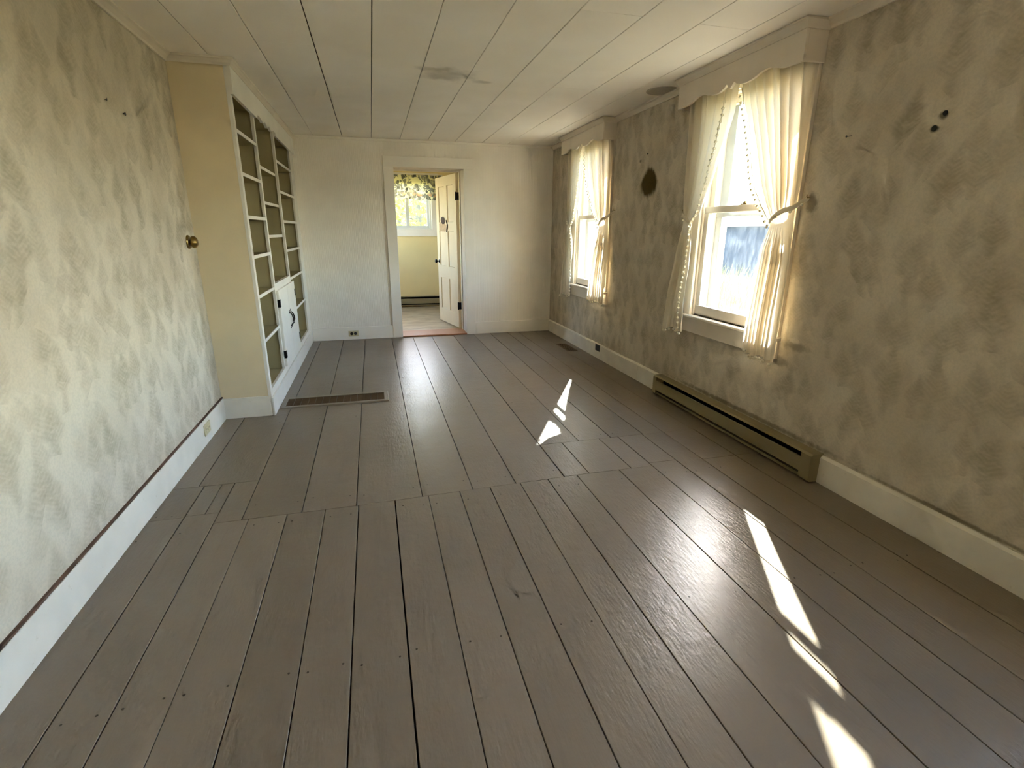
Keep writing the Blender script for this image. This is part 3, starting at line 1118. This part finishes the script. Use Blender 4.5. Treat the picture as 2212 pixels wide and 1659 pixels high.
def curtain(dy, lead, outer, zb, label, nf, seed, inset, tie_to):
    """tied-back panel. lead/outer: tables (z, y) of its two edges; inset: how far in from the leading edge the pompoms sit"""
    rnd = random.Random(seed)
    root = empty('curtain', (2.12, (lead[0][1] + outer[0][1]) / 2 + dy, zb))
    tag(root, label, 'curtain', 'tied-back curtain panels')
    ZT, ZTIE = 2.11, 1.305
    NU, NV = 84, 72
    phs = [rnd.uniform(0, 6.28) for _ in range(4)]
    sgn = 1 if outer[0][1] > lead[0][1] else -1
    vs, fs = [], []

    def pt(u, z):
        yl, yo = lerp_tab(lead, z), lerp_tab(outer, z)
        tie = math.exp(-((z - ZTIE) / 0.10) ** 2)
        low = max(0.0, min(1.0, (ZTIE - z) / 0.5))
        up = max(0.0, min(1.0, (z - ZTIE) / 0.6))
        # the outer side hangs straighter: gather pulled towards the hook
        uu = u + 0.035 * math.sin(2 * math.pi * (u * (nf * 0.5) + 0.3 * math.sin(phs[0] + 3 * z)) + phs[1]) / nf * 2
        y = yl + (yo - yl) * uu
        amp = 0.027 * (0.6 + 0.4 * up) - 0.004 * low - 0.017 * tie
        ph = 2 * math.pi * nf * (u + 0.05 * math.sin(2.2 * z + phs[2])) + phs[3]
        env = 0.35 + 0.65 * math.sin(math.pi * min(1, max(0, u * 0.94 + 0.03))) ** 0.5
        x = 2.126 - amp * env * (math.sin(ph) + 0.35 * math.sin(1.7 * ph + 1.3 + 2 * z))
        x -= 0.018 * low + 0.012 * tie * math.sin(math.pi * u)
        ret = max(0.0, (u - 0.82) / 0.18)
        x += 0.040 * ret * ret                      # outer edge turns back to the wall
        x = min(x, 2.164)
        if z < 0.74:
            x = min(x, 2.138)
        return Vector((x, y + dy, z))

    def zrow(u, v):
        # hem dips a little and pulls up where tied back
        hem = zb + 0.012 * math.sin(9 * u + phs[0]) + 0.02 * (1 - u)
        return ZT + (hem - ZT) * v

    def tiesag(u, z):
        # the band slants up towards its hook on the wall
        return z
    for i in range(NU + 1):
        for j in range(NV + 1):
            vs.append(pt(i / NU, zrow(i / NU, j / NV)))
    for i in range(NU):
        for j in range(NV):
            a = i * (NV + 1) + j
            fs.append((a, a + NV + 1, a + NV + 2, a + 1))
    MB().add(vs, fs).build('fabric', 'curtain', root, smooth=True, recalc=False)
    # narrow braid carrying the pompoms
    path = []
    zz = 2.06
    while zz > (zb + 0.03 if inset > 0.03 else ZTIE):
        q = pt(inset, zz)
        path.append(q + Vector((-0.004, 0, 0)))
        zz -= 0.02
    MB().tube(path, 0.0028, 6).build('braid', 'pompom', root, smooth=True)
    # pompoms on the leading edge
    acc = 0.0
    last = pt(inset, 2.05)
    zz = 2.05
    while zz > zb + 0.02:
        q = pt(inset, zz)
        acc += (q - last).length
        last = q
        if acc > 0.034:
            acc = 0.0
            if inset < 0.03 and zz < ZTIE - 0.01:
                zz -= 0.004
                continue
            off = Vector((-0.007, -sgn * (0.020 if inset < 0.03 else 0.004), -0.005))
            pompom(root, q + off + Vector((0, rnd.uniform(-.002, .002), 0)))
        zz -= 0.004
    # pompoms along the hem
    for k in range(9):
        u = 0.04 + 0.92 * k / 8
        q = pt(u, zrow(u, 1.0))
        pompom(root, q + Vector((-0.006, 0, -0.013)))
    # tie-back band: slants from the gather up to the hook on the wall
    q0 = pt(0.0, ZTIE)
    q1 = Vector((XR - 0.006, tie_to[0] + dy, tie_to[1]))
    yo = lerp_tab(outer, 1.36) + dy
    band = []
    for k in range(10):                              # across the gathered cloth
        f = k / 9
        z = ZTIE + 0.075 * f
        q = pt(f, z)
        xm = min(pt(max(0, f - 0.05), z).x, q.x, pt(min(1, f + 0.05), z).x)
        band.append(Vector((xm - 0.006, q.y, z)))
    e = band[-1]
    for f in (0.35, 0.7, 1.0):                       # and on to the hook
        band.append(e.lerp(q1, f))
    mb = MB()
    vs = []
    for p in band:
        for dx, dz in ((-0.002, -0.013), (-0.004, 0.0), (-0.002, 0.013), (0.002, 0.013), (0.002, -0.013)):
            vs.append(p + Vector((dx, 0, dz)))
    fs = []
    for i in range(len(band) - 1):
        for k in range(5):
            fs.append((i * 5 + k, i * 5 + (k + 1) % 5, (i + 1) * 5 + (k + 1) % 5, (i + 1) * 5 + k))
    fs += [(0, 1, 2, 3, 4), tuple(range(len(vs) - 5, len(vs)))]
    mb.add(vs, fs)
    mb.build('tieback', 'curtain', root, smooth=True)
    for k in (0.0, 0.12, 0.55, 0.8, 0.95):
        i = int(k * (len(band) - 1))
        pompom(root, band[i] + Vector((-0.010, 0, -0.018)), 0.008)
    # brass cup hook on the wall
    MB().tube([q1 + Vector((0.006, 0, 0)), q1 + Vector((-0.012, 0, 0)), q1 + Vector((-0.016, 0, 0.008)), q1 + Vector((-0.012, 0, 0.014))], 0.0025, 6).build('hook', 'brass', root)
    return root


R_LEAD = [(2.11, 2.898), (1.972, 2.850), (1.857, 2.800), (1.72, 2.740), (1.614, 2.697), (1.509, 2.650), (1.417, 2.590), (1.36, 2.545), (1.30, 2.500), (1.17, 2.535), (0.931, 2.550), (0.699, 2.562), (0.56, 2.565)]
R_OUT = [(2.11, 2.382), (1.8, 2.372), (1.5, 2.362), (1.37, 2.376), (1.25, 2.368), (1.1, 2.345), (0.55, 2.338)]
L_LEAD = [(2.11, 2.908), (1.946, 2.922), (1.8, 2.965), (1.651, 3.035), (1.394, 3.150), (1.315, 3.235), (1.2, 3.225), (1.024, 3.210), (0.55, 3.215)]
L_OUT = [(2.11, 3.425), (1.772, 3.406), (1.403, 3.380), (1.315, 3.362), (1.2, 3.39), (1.077, 3.419), (0.834, 3.473), (0.55, 3.510)]
R_LEAD2 = [(2.11, 2.898), (1.886, 2.862), (1.696, 2.775), (1.47, 2.640), (1.315, 2.500), (1.2, 2.523), (0.972, 2.600), (0.735, 2.645), (0.56, 2.675)]
L_LEAD2 = [(2.11, 2.908), (1.84, 2.985), (1.589, 3.055), (1.382, 3.150), (1.315, 3.235), (1.05, 3.150), (0.55, 3.150)]
curtain(0.0, R_LEAD, R_OUT, 0.565, 'cream curtain panel tied back at the near side of the nearer window', 8, 3, 0.0, (2.318, 1.43))
curtain(0.0, L_LEAD, L_OUT, 0.560, 'cream pompom-edged curtain panel on the far side of the nearer window', 7, 5, 0.16, (3.44, 1.40))
curtain(DY, R_LEAD2, R_OUT, 0.585, 'cream curtain panel tied back at the near side of the farther window', 8, 8, 0.0, (2.30, 1.445))
curtain(DY, L_LEAD2, L_OUT, 0.560, 'cream pompom-edged curtain panel on the corner side of the farther window', 7, 9, 0.10, (3.44, 1.40))

# ================================================================ BUILT-IN BOOKCASE
bc = empty('bookcase', ((XL + XB) / 2, (YB + D) / 2, 0))
tag(bc, 'tall built-in cream bookcase with open shelves and two small cupboard doors', 'bookcase')
T = 0.020
YE = D - 0.002
bx(XL - 0.011, XB - T, YB, YB + T, 0.0, H - 0.001).build('side_panel', 'case_side', bc)
bx(XL - 0.011, XL - 0.004, YB + T, YE, 0.0, H - 0.001).build('back_panel', 'case_in', bc)
bx(XL - 0.004, XB - 0.01, YB - 0.012, YB, 0.0, BZ - 0.004).build('side_baseboard', 'trim_worn', bc, bevel=0.002)
ZB0, ZTOP = 0.180, 2.075
# face frame
bx(XB - T, XB, YB, 3.808, 0.0, H - 0.001).build('stile', 'case_white', bc, bevel=0.001)
bx(XB - T, XB, 6.135, YE, 0.0, H - 0.001).build('stile', 'case_white', bc, bevel=0.001)
bx(XB - T, XB, 3.808, 6.135, 0.0, ZB0).build('bottom_rail', 'case_white', bc)
bx(XB, XB + 0.013, YB - 0.013, YE, 0.0, 0.132).build('front_baseboard', 'case_white', bc, bevel=0.002)
bx(XB - T, XB, 3.808, 6.135, ZTOP, H - 0.001).build('top_rail', 'case_white', bc)
# dividers
DIV = ((4.395, 4.440), (5.205, 5.250))
for a, c in DIV:
    bx(XL - 0.004, XB - T, a + 0.012, c - 0.012, ZB0, ZTOP).build('divider', 'case_in', bc)
    bx(XB - T, XB, a, c, ZB0, ZTOP).build('divider_face', 'case_white', bc, bevel=0.001)
bx(XL - 0.004, XB - T, 6.147, 6.165, ZB0, ZTOP).build('side_panel', 'case_in', bc)
bx(XL - 0.004, XB - T, 3.790, 3.808, ZB0, ZTOP).build('inner_side', 'case_in', bc)
bx(XL - 0.004, XB - T, 3.80, 6.15, ZTOP, ZTOP + 0.018).build('inner_top', 'case_in', bc)
bx(XL - 0.004, XB - T, 3.80, 6.15, ZB0 - 0.018, ZB0).build('floor_board', 'case_in', bc)


def shelf(y0, y1, z, setback):
    s = bx(XL - 0.004, XB - setback - 0.006, y0, y1, z - 0.010, z + 0.010).build('shelf', 'case_in', bc)
    bx(XB - setback - 0.006, XB - setback, y0, y1, z - 0.011, z + 0.011).build('shelf_edge', 'case_white', s)


for z in (1.852, 1.602, 1.341, 1.089, 0.827, 0.524):
    shelf(3.8085, 4.395, z, 0.001)
for z in (1.842, 1.590, 1.336, 1.078, 0.824, 0.524):
    shelf(5.250, 6.135, z, 0.001)
for z in (1.722, 1.464, 1.212):
    shelf(4.428, 5.217, z, 0.021)
# cupboard behind the doors
shelf(4.428, 5.217, 0.845, 0.021)
bx(XB - T, XB, 4.440, 5.205, 0.800, 0.856).build('door_rail', 'case_white', bc, bevel=0.001)
ym = 4.868
for i, (a, c) in enumerate(((4.432, ym - 0.0015), (ym + 0.0015, 5.300))):
    d = bx(XB + 0.0005, XB + 0.0185, a, c, 0.186, 0.802).build('cupboard_door', 'case_white', bc, bevel=0.002)
    hy = a + 0.012 if i == 0 else c - 0.012
    for zz in (0.700, 0.285):
        MB().box(XB + 0.0185, XB + 0.0205, hy - 0.010, hy + 0.028 * (1 if i == 0 else -1) + 0.0, zz - 0.030, zz + 0.030).box(
            XB + 0.002, XB + 0.022, (a - 0.006) if i == 0 else (c - 0.002), (a + 0.002) if i == 0 else (c + 0.006), zz - 0.030, zz + 0.030).build('hinge', 'iron', d)
    py = ym - 0.035 if i == 0 else ym + 0.035
    xs = XB + 0.0185
    hm = MB()
    hm.tube([(xs + 0.002, py, 0.455), (xs + 0.018, py, 0.470), (xs + 0.026, py, 0.500), (xs + 0.026, py, 0.525), (xs + 0.018, py, 0.555), (xs + 0.002, py, 0.570)],
            [0.005, 0.0045, 0.006, 0.006, 0.0045, 0.005], 8)
    for zz in (0.448, 0.577):
        hm.prism([(py - 0.008, zz - 0.016), (py + 0.008, zz - 0.016), (py + 0.011, zz), (py + 0.008, zz + 0.016), (py - 0.008, zz + 0.016), (py - 0.011, zz)], 'x', xs, xs + 0.003)
    hm.build('handle', 'iron', d)
# frieze with a shaped middle
fp = [(YB - 0.008, 2.040), (4.42, 2.036), (4.455, 2.038), (4.47, 2.060), (4.53, 2.066), (4.60, 2.058), (4.66, 2.042), (4.72, 2.052), (4.755, 2.066), (4.80, 2.050), (4.845, 2.036)]
fp = fp + [(4.845 * 2 - y, z) for y, z in reversed(fp[:-1])]
fp = [p for p in fp if p[0] < 5.30] + [(YE, 2.036)]
vs, fs = [], []
for y, z in fp:
    vs += [(XB, y, z), (XB, y, H - 0.040), (XB + 0.019, y, H - 0.040), (XB + 0.019, y, z)]
for i in range(len(fp) - 1):
    a, c = i * 4, (i + 1) * 4
    for k in range(4):
        fs.append((a + k, a + (k + 1) % 4, c + (k + 1) % 4, c + k))
fs += [(0, 1, 2, 3), (len(vs) - 1, len(vs) - 2, len(vs) - 3, len(vs) - 4)]
MB().add(vs, fs).build('frieze', 'case_white', bc)
# crown on the two free sides
pr = [(0.0, 0.0), (0.003, 0.0), (0.008, 0.012), (0.020, 0.026), (0.026, 0.029), (0.026, 0.0405), (0.0, 0.0405)]
path = [((XL - 0.010, YB), (0, -1)), ((XB + 0.019, YB - 0.0), (1, -1)), ((XB + 0.019, YE), (1, 0))]
vs, fs = [], []
k = len(pr)
for (px, py), (nx, ny) in path:
    for o, u in pr:
        vs.append((px + nx * o, py + ny * o - 0.008, H - 0.0412 + u))
for i in range(2):
    for j in range(k):
        fs.append((i * k + j, i * k + (j + 1) % k, (i + 1) * k + (j + 1) % k, (i + 1) * k + j))
fs += [tuple(range(k)), tuple(range(2 * k, 3 * k))]
MB().add(vs, fs).build('crown_moulding', 'trim', bc)

# ================================================================ SMALL FIXTURES
# brass knob on the left wall
kb = empty('wall_fitting', (XL, 3.625, 1.15))
tag(kb, 'round aged-brass knob on the left wall beside the bookcase', 'wall fitting')
MB().lathe([(0.041, 0.0), (0.041, 0.005), (0.036, 0.010)], (XL - 0.012, 3.625, 1.190), (1, 0, 0), 24).build('rose', 'brass', kb, smooth=False)
MB().lathe([(0.014, 0.0), (0.014, 0.008), (0.034, 0.012), (0.037, 0.020), (0.034, 0.030), (0.024, 0.039), (0.012, 0.042)], (XL - 0.002, 3.625, 1.190), (1, 0, 0), 24).build('knob_head', 'brass', kb, smooth=True)


def register(name, label, x0, x1, y0, y1, bw, bars, along, fmat, h=0.009):
    root = empty(name, ((x0 + x1) / 2, (y0 + y1) / 2, 0.001))
    tag(root, label, 'floor register')
    z0 = 0.001
    ix0, ix1, iy0, iy1 = x0 + bw, x1 - bw, y0 + bw, y1 - bw
    vs = []
    for (a, b_, c, d, z) in ((x0, x1, y0, y1, z0), (x0 + 0.004, x1 - 0.004, y0 + 0.004, y1 - 0.004, z0 + h), (ix0, ix1, iy0, iy1, z0 + h), (ix0, ix1, iy0, iy1, z0)):
        vs += [(a, c, z), (b_, c, z), (b_, d, z), (a, d, z)]
    fs = []
    for i in range(3):
        for k in range(4):
            fs.append((i * 4 + k, i * 4 + (k + 1) % 4, (i + 1) * 4 + (k + 1) % 4, (i + 1) * 4 + k))
    for k in range(4):
        fs.append((12 + k, 12 + (k + 1) % 4, (k + 1) % 4, k))
    MB().add(vs, fs).build('frame', fmat, root)
    bx(ix0, ix1, iy0, iy1, z0, z0 + 0.001).build('pan', 'heater_dark', root)
    for i in range(bars):
        f = (i + 0.5) / bars if along == 'x' else (i + 0.5) / bars
        if along == 'x':
            x = ix0 + (ix1 - ix0) * (i + 1) / (bars + 1)
            bx(x - 0.0018, x + 0.0018, iy0, iy1, z0 + 0.001, z0 + h - 0.001).build('crossbar', 'reg_dark', root)
        else:
            y = iy0 + (iy1 - iy0) * (i + 1) / (bars + 1)
            bx(ix0, ix1, y - 0.002, y + 0.002, z0 + 0.001, z0 + h - 0.001).build('crossbar', 'reg_dark', root)
    # long louvre fins
    n = 7 if along == 'x' else 4
    for i in range(n):
        if along == 'x':
            y = iy0 + (iy1 - iy0) * (i + 0.5) / n
            MB().prism([(y - 0.005, z0 + 0.0012), (y - 0.004, z0 + 0.0012), (y + 0.006, z0 + h - 0.002), (y + 0.005, z0 + h - 0.002)], 'x', ix0, ix1).build('louvre', 'reg_dark', root)
        else:
            x = ix0 + (ix1 - ix0) * (i + 0.5) / n
            MB().prism([(x - 0.005, z0 + 0.0012), (x - 0.004, z0 + 0.0012), (x + 0.006, z0 + h - 0.002), (x + 0.005, z0 + h - 0.002)], 'y', iy0, iy1).build('louvre', 'reg_dark', root)
    return root


register('floor_register', 'long brown metal floor register in front of the bookcase', -0.738, 0.045, 3.872, 4.122, 0.034, 13, 'x', 'reg_frame')
register('floor_register', 'small brown floor register near the far right corner', 1.985, 2.108, 5.145, 5.52, 0.018, 5, 'y', 'reg_dark', 0.005)

# outlets
o = empty('wall_outlet', (XL + 0.002, 3.335, 0.05))
tag(o, 'beige duplex outlet set in the left baseboard', 'outlet')
bx(XL + 0.002, XL + 0.007, 3.278, 3.393, 0.055, 0.126).build('cover_plate', 'plate', o, bevel=0.002)
for yy in (3.314, 3.357):
    f = MB().prism([(yy - 0.016, 0.078), (yy - 0.010, 0.073), (yy + 0.010, 0.073), (yy + 0.016, 0.078), (yy + 0.016, 0.103), (yy + 0.010, 0.108), (yy - 0.010, 0.108), (yy - 0.016, 0.103)], 'x', XL + 0.007, XL + 0.009).build('receptacle', 'plate', o)
    MB().box(XL + 0.009, XL + 0.0095, yy - 0.007, yy - 0.005, 0.087, 0.097).box(XL + 0.009, XL + 0.0095, yy + 0.005, yy + 0.007, 0.087, 0.097).build('slots', 'black', f)
o = empty('wall_outlet', (-0.285, D - 0.014, 0.04))
tag(o, 'beige outlet with two black sockets in the far baseboard', 'outlet')
bx(-0.343, -0.228, D - 0.019, D - 0.014, 0.040, 0.106).build('cover_plate', 'plate', o, bevel=0.002)
for xx in (-0.307, -0.264):
    MB().lathe([(0.018, 0.0), (0.018, 0.002), (0.015, 0.003)], (xx, D - 0.019, 0.073), (0, -1, 0), 16).build('receptacle', 'black', o)
o = empty('wall_outlet', (XR - 0.018, 4.777, 0.075))
tag(o, 'open black outlet box in the right baseboard by the far register', 'outlet')
vs = []
X = XR - 0.018
for (d, ya, yb, za, zb_) in ((0.0, 4.712, 4.842, 0.068, 0.150), (0.002, 4.714, 4.840, 0.070, 0.148), (0.002, 4.720, 4.834, 0.076, 0.142), (0.0, 4.720, 4.834, 0.076, 0.142)):
    vs += [(X - d, ya, za), (X - d, yb, za), (X - d, yb, zb_), (X - d, ya, zb_)]
fs = [(i * 4 + k, i * 4 + (k + 1) % 4, (i + 1) * 4 + (k + 1) % 4, (i + 1) * 4 + k) for i in range(3) for k in range(4)]
MB().add(vs, fs).build('rim', 'trim', o)
bx(X - 0.0008, X - 0.0002, 4.720, 4.834, 0.076, 0.142).build('box_inside', 'black', o)

# round cover plate on the ceiling by the near cornice
cp = MB().lathe([(0.118, 0.0), (0.118, 0.004), (0.110, 0.006)], (2.105, 3.735, H), (0, 0, -1), 32).build('ceiling_cover', flat('dusty_grey_plate', srgb(186, 174, 152), 0.6))
tag(cp, 'flat round dusty cover plate on the ceiling behind the nearer cornice', 'cover plate')

# nails left in the walls
def wall_nail(x, y, z, nx, label, r=0.003, ln=0.007, drop=0.0):
    m = MB()
    m.tube([(x, y, z), (x + nx * ln, y, z + drop)], r * 0.6, 6)
    m.lathe([(r * 1.6, 0), (r * 1.6, 0.0015)], (x + nx * ln, y, z + drop), (nx, 0, 0), 8)
    tag(m.build('nail', 'iron'), label, 'nail', 'old nails left in the walls')


wall_nail(XL - 0.012, 2.855, 1.803, 1, 'small dark nail high on the left wall, farther from the bookcase')
wall_nail(XL - 0.012, 3.026, 1.779, 1, 'dark picture nail high on the left wall, nearer the bookcase', 0.005)
wall_nail(XR, 2.128, 1.690, -1, 'thin nail in the right wall beside the nearer cornice', 0.003, 0.030, -0.004)
wall_nail(XR, 1.708, 1.706, -1, 'upper of two dark nails on the right wall near the edge of view', 0.006)
wall_nail(XR, 1.739, 1.657, -1, 'lower of two dark nails on the right wall near the edge of view', 0.007)
wall_nail(XR, 4.042, 1.856, -1, 'nail above the brown scorched mark between the windows', 0.004)

# ================================================================ OUTSIDE
M['ground'] = paint('rough_meadow_ground', srgb(118, 114, 80), 0.9, 0.3, 1.2, 0.0)
M['shedwall'] = paint('dark_blue_grey_siding', srgb(44, 50, 58), 0.8, 0.15, 1.0, 0.0)
M['shedroof'] = flat('pale_metal_roof', srgb(170, 174, 178), 0.5, 0.2)
M['bark'] = paint('grey_bark', srgb(120, 112, 100), 0.9, 0.4, 8.0, 0.3)
g = bx(-30, 60, -30, 60, -0.75, -0.55).build('ground', 'ground')
tag(g, 'rough green meadow outside the windows', 'ground', kind='structure')


def leafy(name, c1, c2, tr):
    t = NT(name)
    t.t.nodes.remove(t.b)
    p = t.pos()
    n1 = t.noise(p, 3.0, 3.0)
    c = t.mix(t.ramp(n1, 0.35, 0.65), c1, c2)
    d = t.n('ShaderNodeBsdfDiffuse')
    tl = t.n('ShaderNodeBsdfTranslucent')
    t.l(c, d.inputs[0])
    t.l(c, tl.inputs[0])
    mx = t.n('ShaderNodeMixShader')
    mx.inputs[0].default_value = tr
    t.l(d.outputs[0], mx.inputs[1])
    t.l(tl.outputs[0], mx.inputs[2])
    t.l(mx.outputs[0], t.out.inputs[0])
    return t.m


M['leaf'] = leafy('sunlit_green_leaves', srgb(128, 142, 62), srgb(180, 184, 92), 0.5)
M['grass'] = leafy('dry_meadow_grass', srgb(84, 86, 42), srgb(124, 118, 70), 0.4)
M['darkleaf'] = leafy('dark_hedge_leaves', srgb(66, 78, 60), srgb(96, 106, 76), 0.3)

rg = random.Random(11)


def grass_patch(x0, x1, y0, y1, n, hmin, hmax, label):
    vs, fs = [], []
    for _ in range(n):
        x, y = rg.uniform(x0, x1), rg.uniform(y0, y1)
        h = rg.uniform(hmin, hmax)
        a = rg.uniform(0, 6.28)
        lx, ly = rg.gauss(0, 0.18) * h, rg.gauss(0, 0.18) * h
        wd = rg.uniform(0.006, 0.014)
        cx, cy = math.cos(a) * wd, math.sin(a) * wd
        o = len(vs)
        vs += [(x - cx, y - cy, -0.56), (x + cx, y + cy, -0.56), (x + lx * 0.35 + cx * .8, y + ly * 0.35 + cy * .8, -0.56 + h * 0.6),
               (x + lx * 0.35 - cx * .8, y + ly * 0.35 - cy * .8, -0.56 + h * 0.6), (x + lx, y + ly, -0.56 + h)]
        fs += [(o, o + 1, o + 2, o + 3), (o + 3, o + 2, o + 4)]
    m = MB().add(vs, fs).build('tall_grass', 'grass', recalc=False)
    tag(m, label, 'grass', kind='stuff')


grass_patch(3.0, 6.5, 2.5, 12.0, 9000, 0.75, 1.35, 'tall dry meadow grass outside the right windows')


def leaf_cloud(center, rad, n, size, rr):
    vs, fs = [], []
    for _ in range(n):
        while True:
            p = Vector((rr.uniform(-1, 1), rr.uniform(-1, 1), rr.uniform(-1, 1)))
            if 0.25 < p.length < 1:
                break
        q = Vector(center) + Vector((p.x * rad[0], p.y * rad[1], p.z * rad[2]))
        a = Vector((rr.gauss(0, 1), rr.gauss(0, 1), rr.gauss(0, 1))).normalized()
        b_ = a.cross(Vector((rr.gauss(0, 1), rr.gauss(0, 1), rr.gauss(0, 1)))).normalized()
        s = size * rr.uniform(0.6, 1.3)
        o = len(vs)
        vs += [q - a * s, q + b_ * s * 0.5, q + a * s, q - b_ * s * 0.5]
        fs.append((o, o + 1, o + 2, o + 3))
    return MB().add(vs, fs)


def tree(x, y, h, r, label, n=5000, size=0.09, mat='leaf', low=0.25):
    rr = random.Random(int(x * 100 + y * 10))
    root = empty('tree', (x, y, -0.56))
    tag(root, label, 'tree', 'trees outside')
    m = MB()
    m.tube([(x, y, -0.56), (x + 0.05, y, h * 0.35), (x - 0.1, y + 0.1, h * 0.75)], [0.16, 0.13, 0.05], 8)
    for k in range(6):
        a = k * 1.05 + rr.random()
        zz = h * rr.uniform(0.2, 0.6)
        m.tube([(x, y, zz), (x + math.cos(a) * r * 0.4, y + math.sin(a) * r * 0.4, zz + h * 0.1), (x + math.cos(a) * r * 0.8, y + math.sin(a) * r * 0.8, zz + h * 0.16)], [0.05, 0.035, 0.015], 6)
    m.build('trunk', 'bark', root)
    leaf_cloud((x, y, h * (0.5 + low / 2)), (r, r, h * (0.5 - low / 2)), n, size, rr).build('foliage', mat, root, recalc=False)


tree(1.2, 13.4, 3.0, 1.6, 'leafy tree with a grey trunk outside the kitchen window', 2600, 0.09, low=0.05)
tree(-2.2, 14.6, 3.0, 1.5, 'bright leafy tree at the left of the kitchen window view', 5000, 0.10, low=0.0)
tree(4.8, 15.6, 9.5, 1.9, 'tall leafy tree shading the kitchen window', 12000, 0.15, low=0.1)
tree(0.6, 20.5, 4.4, 3.2, 'broad tree closing the view behind the kitchen window', 4500, 0.16, low=0.0)

sh = empty('shed', (17, 24, -0.56))
tag(sh, 'low dark shed with a pale eave seen through the nearer window', 'shed')
bx(15.0, 19.0, 12.0, 23.5, -0.56, 1.46).build('wall', 'shedwall', sh)
bx(14.85, 15.0, 11.8, 23.7, 1.46, 1.62).build('eave_board', 'outwhite', sh)
MB().prism([(14.8, 1.62), (19.2, 1.62), (17.0, 2.25)], 'y', 11.7, 23.8).build('roof', 'shedroof', sh)
